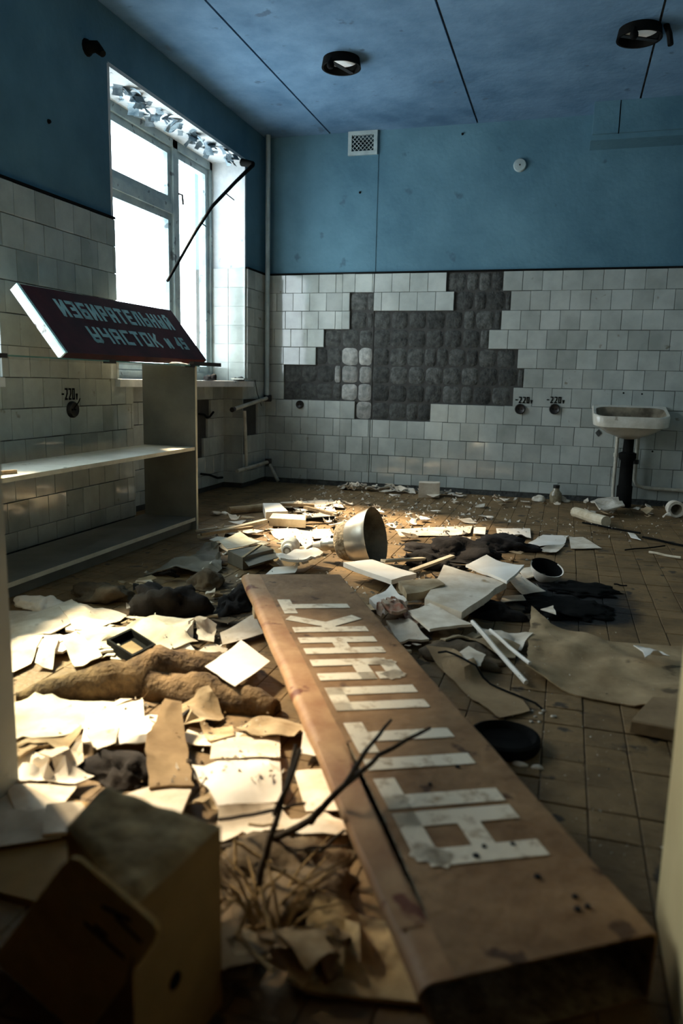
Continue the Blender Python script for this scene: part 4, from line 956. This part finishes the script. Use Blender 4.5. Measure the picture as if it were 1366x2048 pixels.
# white sheets to the right, mid floor
S('paper_sheet', 'clean white rectangle of paper beyond the dark cloth', 'paper', [(992, 1057), (1060, 1059), (1062, 1078), (996, 1076)], z=.006, mat=m_paper_clean)
S('paper_sheet', 'white curled sheet between two others on the bare tiles', 'paper', [(1056, 1088), (1085, 1070), (1135, 1073), (1128, 1090), (1080, 1096)], z=.010, amp=.012, mat=m_paper_clean)
S('paper_sheet', 'cream tapering sheet lying farthest out on the bare tiles', 'paper', [(1138, 1076), (1166, 1076), (1204, 1097), (1142, 1098)], z=.006)
S('paper_sheet', 'yellowed folded sheet in front of the curled white one', 'paper', [(1076, 1098), (1130, 1090), (1112, 1106), (1090, 1106)], z=.012, amp=.012)
S('paper_sheet', 'white square of paper left of the clean rectangle', 'paper', [(948, 1056), (972, 1057), (970, 1072), (946, 1070)], z=.006, mat=m_paper_clean)
bw = empty('broken_bowl', fp(1085, 1160, 0), 'broken white bowl with a charred side near the soot stain', 'bowl')
c = fp(1085, 1160, 0)
o = smooth_angle(MB().lathe(c+Vector((0, 0, .0)), (.25, -.3, 1), [(.0, .03), (.01, .045), (.05, .072), (.075, .08), (.072, .074), (.045, .064), (.012, .036), (.008, .001)], 26).build('wall', [m_paper_clean, m_black], bw), 50)
for i, p_ in enumerate(o.data.polygons):
    if (i % 26) in range(14, 22) or i > 4*26: p_.material_index = 1
S('shard', None, None, [(1035, 1140), (1070, 1133), (1120, 1140), (1110, 1150), (1050, 1158)], z=.012, th=.006, amp=.02, freq=8, mat=m_paper, parent=bw)
lump('ash_heap', 'low heap of black ash on the scorched tiles', 'ash', (1135, 1218), (.17, .17, .02), mat=m_black, ridg=.45, freq=24)
lump('ash_heap', 'smaller smear of ash behind the low ash heap', 'ash', (1165, 1180), (.16, .13, .012), mat=m_black, ridg=.45, freq=24)
S('paper_sheet', 'small unburnt cream scrap in the black ash', 'paper', [(1080, 1222), (1106, 1214), (1112, 1232)], z=.03, th=.004, amp=.01)
stick('charred_splinter', 'short charred splinter on the bare tiles', 'stick', [(1228, 1168), (1254, 1172)], .008, m_black)
# ================================================================== MID AND BACK RUBBISH
stick('timber_lath', 'long pale lath pointing at the counter corner', 'wood', [(398, 1074), (532, 1042)], .035, m_woodpale, z=(.02, .05), h=.02)
stick('timber_lath', 'thin splintered lath beside the counter end panel', 'wood', [(392, 1062), (470, 1052)], .02, m_woodpale, z=(.015, .02), h=.012)
stick('timber_lath', 'dark thin lath across the white board', 'wood', [(402, 1080), (505, 1062)], .02, m_wood, z=(.02, .03), h=.015)
slab('wooden_box', 'pale flat wooden box left of the pendant lamp', 'box', [(545, 1026), (612, 1030), (612, 1040), (538, 1036)], .02, .05, m_woodpale)
slab('board_block', 'low white block behind the flat wooden box', 'block', [(526, 1006), (560, 1006), (576, 1022), (532, 1024)], .01, .06, m_paper_clean)
stick('cardboard_tube', 'rolled cream tube beside the white block', 'tube', [(458, 1021), (528, 1014)], .05, m_paper_dirty, z=(.03, .03), n=12)
for pts, lb, mt in (([(565, 1016), (628, 1012)], 'dark narrow batten behind the wooden box', m_wood), ([(610, 1018), (675, 1030)], 'dark splintered batten pointing at the lamp', m_wood), ([(600, 1042), (668, 1036)], 'charred batten in front of the wooden box', m_black)):
    stick('batten', lb, 'wood', pts, .03, mt, z=(.02, .03), h=.02)
gb = empty('grey_carton', fp(500, 1128, 0), 'flattened grey carton with taped flaps beside the film', 'carton')
slab('body', None, None, [(455, 1100), (522, 1088), (548, 1098), (486, 1114)], .005, .065, m_grey_sheet, parent=gb)
S('flap', None, None, [(438, 1084), (480, 1072), (522, 1086), (455, 1098)], z=.078, th=.004, amp=.012, lift=((1, .03),), mat=m_paper, parent=gb)
S('flap', None, None, [(484, 1116), (548, 1100), (556, 1118), (498, 1134)], z=.045, th=.004, amp=.006, mat=m_grey_sheet, parent=gb)
MB().bar(fp(521, 1089, .074), fp(486, 1114, .074), .012, .003).build('tape', m_paper_dirty, gb)
pc = empty('porcelain_insulator', fp(572, 1108, 0), 'white porcelain insulator lying before the flat boxes', 'insulator')
a_ = fp(583, 1090, .045); b_ = fp(566, 1112, .04)
smooth_angle(MB().lathe(a_, b_-a_, [(0, .046), (.07, .046), (.08, .042), (.085, .030), (.13, .030), (.135, .022)], 20).build('body', m_paper_clean, pc)); 
smooth_angle(MB().lathe(a_+(b_-a_).normalized()*.135, b_-a_, [(.0, .022), (.002, .014), (-.03, .012)], 14, (False, True)).build('mouth', m_inner_brown, pc))
S('ceramic_shard', 'curved white shard beside the insulator', 'shard', [(602, 1090), (622, 1082), (632, 1092), (610, 1104)], z=.02, th=.006, amp=.02, lift=((1, .03),), mat=m_paper_clean)
S('paper_sheet', 'folded white wad in front of the insulator', 'paper', [(552, 1132), (608, 1118), (645, 1124), (630, 1138), (560, 1142)], z=.02, th=.012, amp=.03, freq=10, mat=m_paper_clean)
S('paper_sheet', 'crisp white sheet at the far end of the sign', 'paper', [(530, 1150), (548, 1136), (600, 1132), (590, 1146)], z=.02, th=.003, amp=.004, mat=m_paper_clean)
S('paper_sheet', 'dusty white sheet in the middle of the floor behind the lamp', 'paper', [(530, 1062), (660, 1058), (668, 1078), (560, 1082)], z=.006, amp=.012)
S('paper_sheet', 'wide white sheet farther behind the wooden box', 'paper', [(560, 1006), (665, 1000), (690, 1014), (590, 1018)], z=.006, amp=.012)
S('paper_sheet', 'long white sheet to the right of the lamp', 'paper', [(790, 1060), (945, 1052), (940, 1070), (800, 1074)], z=.006, amp=.012, mat=m_paper)
stick('curved_lath', 'bowed tan lath in front of the lamp rim', 'wood', [(765, 1145), (852, 1117)], .03, m_woodpale, z=(.03, .05), h=.012)
stick('timber_lath', 'pale lath next to the bowed one', 'wood', [(822, 1152), (905, 1112)], .028, m_woodpale, z=(.03, .08), h=.012)
# back wall line
cbx = empty('small_carton', fp(858, 985, 0), 'small pale carton standing against the back wall', 'carton')
slab('side', None, None, [(838, 962), (880, 963), (880, 966), (838, 966)], 0, .12, m_paper, parent=cbx)
S('flap', None, None, [(836, 984), (872, 985), (885, 988), (868, 996)], z=.02, th=.004, amp=.006, mat=m_paper, parent=cbx)
c = fp(1112, 1000, 0); c.y = min(c.y, 6.25)
bt = empty('glass_bottle', (bp(1112, 985, 6.2).x, 6.2, 0), 'small squat bottle standing against the back wall tiles', 'bottle')
c = Vector((bp(1112, 985, 6.2).x, 6.2, .0))
smooth_angle(MB().lathe(c, (0, 0, 1), [(0, .045), (.05, .05), (.075, .045), (.095, .026), (.115, .022)], 18).build('body', m_bottle, bt), 60)
MB().lathe(c, (0, 0, 1), [(.115, .026), (.14, .026)], 14).build('cap', m_dark, bt)
for u, v, s_, lb in ((1075, 1002, .05, 'pale plaster lump near the bottle'), (1128, 1004, .045, 'dark-streaked plaster lump in front of the bottle')):
    lump('plaster_lump', lb, 'rubble', (u, v), (s_, s_*.8, s_*.8), mat=m_plaster, sub=3, ridg=.8, freq=16)
jr = empty('enamel_pot', fp(1345, 1032, 0), 'white pot lying on its side under the pipe', 'pot')
c = fp(1348, 1034, 0)+Vector((0, 0, .062)); d_ = Vector((.12, -1, 0))
smooth_angle(MB().lathe(c-d_*.05, d_, [(0, .03), (.005, .055), (.09, .062), (.10, .058), (.10, .04)], 22, (True, False)).build('body', m_plaster, jr), 50)
smooth_angle(MB().lathe(c-d_*.05, d_, [(.03, .02), (.10, .041)], 22, (True, False)).build('inside', m_inner_brown, jr), 50)
stick('cardboard_tube', 'long pale tube lying below the sink', 'tube', [(1150, 1024), (1212, 1044)], .075, m_woodpale, z=(.04, .04), n=12)
S('plaster_sheet', 'white plaster sheet behind the long tube', 'plaster', [(1180, 1016), (1230, 1010), (1248, 1030), (1200, 1030)], z=.02, th=.01, amp=.03, freq=9, mat=m_plaster)
stick('curved_cable', 'thin dark cable over the tiles in front of the sink', 'cable', [(1165, 1048), (1280, 1072)], .014, m_black, z=(.01, .01))
stick('dark_stick', 'thin dark stick reaching to the right edge of the floor', 'stick', [(1285, 1074), (1400, 1098)], .014, m_black, z=(.01, .01))
stick('splinter', 'dark splinter lying across the tiles near the right wall', 'stick', [(1250, 1100), (1330, 1092)], .008, m_black)
stick('splinter', 'long rod end with flaking paint near the right wall', 'stick', [(1298, 1104), (1362, 1116)], .014, m_woodpale)
S('paper_sheet', 'small white scrap beside the dark cable', 'paper', [(1255, 1066), (1266, 1066), (1282, 1080), (1262, 1074)], z=.012, th=.003, amp=.01, mat=m_paper_clean)
# ================================================================== LOOSE SCRAPS
def in_free(u, v):
    return not (480 < u < 700 and v > 1146 and u < 500+(v-1146)*.9) 
# trampled dirt between the papers
vs = []; fs = []; nx_, ny_ = 90, 110
for i in range(nx_+1):
    for j in range(ny_+1):
        x = -2.08+1.9*i/nx_; y = 1.32+2.6*j/ny_; q = Vector((x, y, 0)); e = min(i/nx_, 1-i/nx_, j/ny_, 1-j/ny_)
        vs.append((x, y, -.006+.011*nz(q, 3., 1)+.010*abs(nz(q, 11., 2))+.006*nz(q, 34., 3)-.02*max(0, .12-e)/.12))
for i in range(nx_):
    for j in range(ny_): fs.append((i*(ny_+1)+j, (i+1)*(ny_+1)+j, (i+1)*(ny_+1)+j+1, i*(ny_+1)+j+1))
for v in vs:
    if v[2] > 0: k = (math.floor(v[0]/CELL), math.floor(v[1]/CELL)); HD.update({(k[0]+p_, k[1]+q_): max(HD.get((k[0]+p_, k[1]+q_), 0.), v[2]) for p_ in (-1, 0, 1) for q_ in (-1, 0, 1)})
mesh('trampled_dirt', vs, fs, m_dirt, smooth=True, label='dark trampled dirt covering the tiles left of the sign', cat='dirt', kind='stuff')
for o in list(COL.objects):       # footprints of everything solid that stands on the floor
    if o.type == 'MESH' and o.visible_get() and not (o.parent and o.parent.get('kind') == 'structure') and o.get('kind') is None and not (o.parent and o.parent.parent):
        w_ = wverts(o)
        if min(v.z for v in w_) < .25: rast(w_, [tuple(p_.vertices) for p_ in o.data.polygons], HS)
def clash(c, r_):
    n = 0
    for i in range(-3, 4):
        for j in range(-3, 4):
            if i*i+j*j <= 9 and hget(HS, c.x+i*r_/3, c.y+j*r_/3, 0) > .004: n += 1
    return n
GRP = {}
LOOK = {'old_paper': 'aged cream', 'clean_paper': 'clean white', 'dirty_yellow_paper': 'dirty yellow', 'white_plaster_chip': 'chalky', 'splintered_wood': 'splintered wood', 'dark_rag': 'black', 'brown_rag': 'brown', 'brown_cardboard': 'brown cardboard'}
LMK = [('the pendant lamp', 735, 1125), ('the porcelain insulator', 572, 1108), ('the flat wooden box', 575, 1045), ('the white block', 550, 1022), ('the cream tube', 490, 1022), ('the grey carton', 500, 1125),
       ('the plastic film', 375, 1140), ('the thick white board', 760, 1170), ('the red packet', 795, 1240), ('the bulging folder', 925, 1215), ('the open white book', 985, 1160), ('the broken bowl', 1085, 1160), ('the ash heap', 1140, 1215),
       ('the black tray', 265, 1290), ('the tip of the felt roll', 50, 1395), ('the thick part of the felt roll', 330, 1370), ('the end of the felt roll', 570, 1440), ('the black rag heap', 340, 1240), ('the flattened brown rag', 255, 1205),
       ('the rag wedged at the sign', 470, 1215), ('the clean white card', 230, 1450), ('the cardboard strip', 340, 1530), ('the pinkish sheet', 475, 1585), ('the stained sheet', 80, 1450), ('the black tuft', 250, 1550), ('the forked twig', 600, 1660),
       ('the upright stalk', 510, 1800), ('the dry grass', 570, 1900), ('the square offcut', 700, 1930), ('the brown box', 445, 1850), ('the sink waste pipe', 1245, 1000), ('the squat bottle', 1112, 1003), ('the white pot', 1345, 1032), ('the long pale tube', 1180, 1036),
       ('the standing carton', 858, 990), ('the charred batten', 640, 1040), ('the back wall vent shaft', 715, 975), ('the dusty white sheet', 605, 1070), ('the long white sheet', 870, 1062), ('the dark rag by the lamp', 905, 1112), ('the dark cloth', 1000, 1095),
       ('the crumpled wrapper', 80, 1218), ('the paper by the jamb', 90, 1570), ('the open magazine', 850, 1275), ('the side of the plank sign', 800, 1330), ('the pale lath', 860, 1135), ('the rubble heap mid floor', 760, 1020), ('the bare patch of tiles', 950, 1020)]
def near(c):
    return min(LMK, key=lambda q: (fp(q[1], q[2])-c).length)[0]
def scatter(n, region, group, label, mats, smin, smax, name='paper_scrap', cat='paper', amp=.02, z=.004):
    for i in range(n):
        u = random.uniform(region[0], region[1]); v = random.uniform(region[2], region[3])
        s_ = random.uniform(smin, smax); a = random.random()*6.28; k = random.choice((4, 4, 5)); best = None
        for _ in range(90):       # find a bare spot between the solid things
            c = fp(u, v, 0); c.y = min(c.y, BACK_Y-.06-s_*1.2); n_c = clash(c, s_*1.08)
            if best is None or n_c < best[0]: best = (n_c, c)
            if n_c == 0: break
            u = random.uniform(region[0], region[1]); v = random.uniform(region[2], region[3])
        c = best[1]
        mt = random.choice(mats)
        P = []
        for j in range(k):
            t_ = a+2*math.pi*j/k+random.uniform(-.25, .25); r_ = s_*random.uniform(.6, 1.1)
            P.append(proj(c+Vector((math.cos(t_)*r_, math.sin(t_)*r_*.8, z+.004))))
        lb_ = ('larger' if s_ > (smin+smax)/2 else 'smaller')+' '+LOOK[mt.name]+' '+label.split()[0]+' '+('' if len(label.split()) < 2 or label.split()[1] in ('on', 'in', 'between', 'among', 'close', 'under', 'near') else label.split()[1]+' ')+'lying beside '+near(c)
        sheet(name, lb_, cat, P, z=z+.004+.012*random.random(), th=random.choice((.002, .003, .008)), amp=amp, freq=14, mat=mt, group=GRP.setdefault(lb_, LOOK[mt.name]+' '+group), res=2, lift=((0, random.uniform(0, .03)),))
PM = [m_paper, m_paper_clean, m_paper, m_paper_dirty]
scatter(46, (600, 1000, 985, 1055), 'scraps on the dusty mid floor', 'torn scrap on the dusty floor behind the lamp', [m_plaster, m_paper, m_paper_clean, m_plaster], .02, .075)
scatter(26, (680, 850, 962, 988), 'rubble scraps along the back wall', 'scrap in the rubble along the foot of the back wall', [m_plaster, m_paper], .03, .08, amp=.04)
scatter(30, (415, 640, 1030, 1140), 'scraps between counter and lamp', 'torn scrap between the counter and the pendant lamp', PM+[m_wood], .02, .07, amp=.03)
scatter(34, (790, 1040, 1070, 1200), 'scraps right of the lamp', 'torn scrap in the litter right of the pendant lamp', [m_paper, m_paper_dirty, m_wood, m_paper_clean, m_rag], .02, .07, amp=.03)
scatter(22, (1150, 1366, 1012, 1040), 'plaster bits below the sink', 'bit in the rubble strip below the sink', [m_plaster, m_plaster, m_paper_dirty], .02, .06, name='plaster_scrap', cat='plaster', amp=.05)
scatter(26, (230, 500, 1160, 1270), 'scraps around the black rags', 'scrap among the rags in front of the counter', [m_paper_dirty, m_rag, m_paper, m_ragbrown], .02, .06, amp=.03)
scatter(18, (700, 860, 1180, 1330), 'scraps beside the sign', 'scrap close along the far side of the plank sign', [m_paper_dirty, m_paper, m_rag], .015, .04, amp=.02)
scatter(18, (20, 640, 1400, 1640), 'scraps under the front papers', 'scrap between the front sheets', [m_paper_dirty, m_paper_dirty, m_paper, m_rag], .025, .06, amp=.025)
scatter(16, (440, 700, 1700, 1960), 'dirty scraps under the twigs', 'scrap under the dry twigs', [m_paper_dirty, m_card, m_ragbrown], .03, .07, amp=.025)
scatter(14, (950, 1180, 985, 1015), 'scraps along the back wall tiles', 'little scrap near the foot of the back wall left of the sink', [m_plaster, m_wood, m_paper], .02, .05, amp=.02)
scatter(16, (20, 470, 1215, 1335), 'sheets behind the felt', 'sheet in the paper layer behind the felt roll', [m_paper, m_paper_clean, m_paper], .07, .13, amp=.012, z=.0)
scatter(15, (30, 660, 1405, 1680), 'sheets before the felt', 'sheet in the paper layer in front of the felt roll', [m_paper, m_paper_dirty, m_paper], .06, .11, amp=.012, z=.0)
scatter(20, (430, 700, 1000, 1120), 'sheets left of the lamp', 'sheet on the dusty floor left of the lamp', [m_paper, m_paper_clean], .07, .14, amp=.012, z=.0)
scatter(12, (720, 1000, 1150, 1300), 'sheets right of the sign', 'sheet in the litter between sign and soot stain', [m_paper, m_paper_dirty], .05, .10, amp=.012, z=.0)
# now the larger sheets, then sticks, tray and wire on top
_q, QUEUE = QUEUE, None
for a_, k_ in _q: sheet(*a_, **k_)
_q, STQ = STQ, None
for a_, k_ in _q: stick(*a_, **k_)
o = MB().tube([(lambda q: Vector((q.x, q.y, hget(HD, q.x, q.y, 2)+.004)))(fp(876+209*t_/14, 1326+95*(t_/14)**.93)) for t_ in range(15)], .0035, 6).build('wire', m_black, label='thin black wire lying on the floor beside the lid', cat='wire')
# black tray among the papers
ty = [(213, 1279), (262, 1256), (312, 1288), (265, 1312)]
tP = [fp(u, v, .065) for u, v in ty]; tc = sum(tP, Vector())/4; zb = max(hget(HD, *(tc.lerp(p_, t_/5).xy)) for p_ in tP for t_ in range(5)); zb = min(zb, .035); tc.z = zb
tr = empty('plastic_tray', tc, 'open black plastic tray lying on white paper', 'tray')
mb = MB(); ins = [p_.lerp(sum(tP, Vector())/4, .14) for p_ in tP]
low = [Vector((p_.x, p_.y, zb)) for p_ in tP]; lin = [Vector((p_.x, p_.y, zb+.008)) for p_ in ins]
mb.add(low+tP+ins+lin, [(0, 3, 2, 1)]+[(i, (i+1) % 4, 4+(i+1) % 4, 4+i) for i in range(4)]+[(4+i, 4+(i+1) % 4, 8+(i+1) % 4, 8+i) for i in range(4)]+[(8+i, 8+(i+1) % 4, 12+(i+1) % 4, 12+i) for i in range(4)]+[(12, 13, 14, 15)])
mb.build('shell', m_black, tr)
q = [p_.lerp(sum(lin, Vector())/4, .45) for p_ in lin]; mesh('label', [p_+Vector((0, 0, .002)) for p_ in q], [(0, 1, 2, 3)], m_card, tr)
# crumbs nobody could count
mb = MB()
def crumbs(n, box, s0, s1):
    for i in range(n):
        u = random.gauss((box[0]+box[1])/2, (box[1]-box[0])/4); v = random.uniform(box[2], box[3]); c = fp(u, v, 0)
        if c.y > BACK_Y-.02 or c.x < CX1+.02 or hget(HS, c.x, c.y, 2) > .004: continue
        h_ = hget(HD, c.x, c.y); c.z = h_ if h_ < .05 else 0.
        if h_ >= .05: continue
        s_ = random.uniform(s0, s1); vs = [c+Vector((random.uniform(-s_, s_), random.uniform(-s_, s_), 0)) for _z in (0, 0, 0)]+[c+Vector((random.uniform(-s_, s_)*.5, random.uniform(-s_, s_)*.5, s_*random.uniform(.4, 1.1)))]
        mb.add(vs, [(0, 1, 2), (0, 1, 3), (1, 2, 3), (2, 0, 3)])
crumbs(900, (450, 1050, 965, 1060), .006, .022); crumbs(240, (1000, 1400, 1000, 1080), .004, .011); crumbs(500, (400, 1100, 1060, 1200), .005, .016)
crumbs(300, (100, 700, 1200, 1600), .004, .010); crumbs(250, (850, 1366, 1250, 1750), .002, .005)
mb.build('plaster_crumbs', m_plaster, label='fine pale plaster crumbs strewn over the whole floor', cat='rubble', kind='stuff')
# ================================================================== FOREGROUND: block, card, twigs
P = [fp(u, v, .30) for u, v in ((132, 1642), (200, 1568), (442, 1640), (262, 1806))]
bk = empty('wooden_box', (sum(P, Vector())/4)*1, 'brown box with a mottled crumbling top near the left door jamb', 'box'); bk.location.z = 0
def prism(P, z0, z1, name, mat, parent, jit=.0):
    n = len(P); vs = [Vector((p_.x, p_.y, z0)) for p_ in P]+[Vector((p_.x, p_.y, z1)) for p_ in P]
    return mesh(name, vs, [tuple(range(n)), tuple(n+i for i in range(n))]+[(i, (i+1) % n, n+(i+1) % n, n+i) for i in range(n)], mat, parent)
prism(P, 0, .29, 'body', m_boxside, bk)
n = 12; vs = []; fs = []
for i in range(n+1):
    for j in range(n+1):
        q = P[0].lerp(P[1], i/n).lerp(P[3].lerp(P[2], i/n), j/n); e = min(i, j, n-i, n-j)
        vs.append(Vector((q.x, q.y, .29+(.0 if e == 0 else .012+.010*nz(q, 22, 1)))))
for i in range(n):
    for j in range(n): fs.append((i*(n+1)+j, (i+1)*(n+1)+j, (i+1)*(n+1)+j+1, i*(n+1)+j+1))
mesh('mottled_top', vs, fs, m_blockm, bk, smooth=True)
fdir = (P[2]-P[3]).normalized(); fn = Vector((fdir.y, -fdir.x, 0)); fn = fn if fn.dot(CAM-P[2]) > 0 else -fn
hc = P[3].lerp(P[2], .42)
MB().lathe(Vector((hc.x, hc.y, .13))+fn*.0005, fn, [(0, .012), (.002, .011)], 14).build('dark_spot', m_black, bk)  # small black disc on the box side
# card leaning on the box
cdp = []
dp = P[3].lerp(P[2], .5)
def onplane(u, v, p0, nrm): d = ray(u, v); return CAM+d*((p0-CAM).dot(nrm)/d.dot(nrm))
f0 = P[3]-P[0]; f0n = Vector((-f0.y, f0.x, 0)).normalized(); f0n = f0n if f0n.dot(CAM-P[0]) > 0 else -f0n
# stands with its lower edge on the floor and leans on the front corner of the box
cL, cB, cK = fp(-15, 1920, .003), fp(166, 2081, .003), Vector((P[3].x, P[3].y, .29))+(f0n+fn).normalized()*.007
cn = (cB-cL).cross(cK-cL).normalized(); cn = cn if cn.dot(CAM-cK) > 0 else -cn; p0 = cL+cn*.0005
quad = [onplane(142, 1706, p0, cn), onplane(326, 1862, p0, cn), cB, cL]
cd = empty('marked_card', sum(quad, Vector())/4, 'thick blurred card with dark scrawl leaning on the brown box', 'card')
vs = []
for off in (-.006, 0):
    for i in range(4):
        a, b, c_ = quad[i-1], quad[i], quad[(i+1) % 4]
        for t_ in (0, .5, 1):
            q = b.lerp(a, .10).lerp(b, t_).lerp(b.lerp(b.lerp(c_, .10), t_), t_); vs.append(q+cn*off)
k = 12
mesh('card', vs, [tuple(reversed(range(k))), tuple(k+i for i in range(k))]+[(i, (i+1) % k, k+(i+1) % k, k+i) for i in range(k)], m_ochre, cd)
for u0, v0, u1, v1 in ((205, 1812, 262, 1840), (232, 1832, 284, 1884), (170, 1845, 250, 1915), (190, 1850, 215, 1872)):
    MB().bar(onplane(u0, v0, p0, cn)+cn*.001, onplane(u1, v1, p0, cn)+cn*.001, .006, .001, cn).build('scrawl', m_dark, cd)
# card on the floor in front of the sign
S('plywood_offcut', 'mottled square offcut lying on the floor beside the sign end', 'board', [(572, 1996), (630, 1842), (774, 1850), (838, 2014)], z=.002, th=.008, amp=.004, mat=m_blockm)
# twigs
def branch(label, limbs, group=None):
    root = fp(limbs[0][0][0], limbs[0][0][1], limbs[0][0][2])
    e = empty('dry_twig', Vector((root.x, root.y, 0)), label, 'twig')
    for i, l_ in enumerate(limbs):
        pts = []
        Q = [fp(u, v, z) for u, v, z in l_[:-1]]
        for a, b in zip(Q, Q[1:]):
            for t_ in range(4): q = a.lerp(b, t_/4); pts.append(q+Vector((nz(q, 25, i)*.004, nz(q, 25, i+5)*.004, nz(q, 25, i+9)*.004)))
        pts.append(Q[-1]); r0, r1 = l_[-1]; k = len(pts)
        smooth_angle(MB().tube(pts, [r0+(r1-r0)*j/(k-1) for j in range(k)], 7).build('stem' if i == 0 else 'side_shoot', m_twig, e), 60)
    return e
branch('forked dry twig lying across the plank sign', [[(430, 1700, .02), (540, 1678, .05), (620, 1642, .11), (690, 1570, .19), (760, 1510, .20), (860, 1456, .20), (.009, .0035)], [(690, 1570, .19), (730, 1505, .22), (782, 1440, .22), (.006, .003)], [(620, 1642, .11), (640, 1620, .14), (660, 1598, .15), (.008, .004)]])
branch('upright dark stalk with seed heads left of the sign', [[(505, 1810, .01), (520, 1740, .06), (540, 1680, .12), (565, 1600, .17), (592, 1490, .22), (.008, .004)], [(550, 1630, .15), (575, 1570, .19), (600, 1500, .22), (.005, .005)], [(440, 1640, .06), (530, 1625, .13), (612, 1606, .15), (.004, .003)]])
branch('thin arching twig before the cream papers', [[(560, 1700, .02), (640, 1700, .05), (690, 1660, .08), (.004, .003)], [(540, 1690, .03), (600, 1700, .06), (700, 1690, .06), (.004, .002)]])
mb = MB()
gr = empty('dry_grass', fp(570, 1900, 0), 'clump of dry grass stalks fanning out by the offcut', 'grass')
for i in range(26):
    u, v = random.uniform(515, 565), random.uniform(1850, 1895); du = random.uniform(-150, 170); dv = -random.uniform(60, 190)
    a = fp(u, v, .01); b = fp(max(440, min(730, u+du)), v+dv, .02+random.random()*.10); m_ = a.lerp(b, .5)+Vector((0, 0, .02))
    MB().tube([a, m_, b], [.0032, .0026, .001], 5).build('stalk', m_straw, gr)
for i in range(10):
    u, v = random.uniform(445, 560), random.uniform(1700, 1960)
    stick('straw', 'single dry straw on the dirty floor beside the brown box', 'straw', [(u, v), (u+random.uniform(-60, 120), v+random.uniform(-70, 70))], .006, m_straw, z=(.012, .03), group='loose straws by the box')
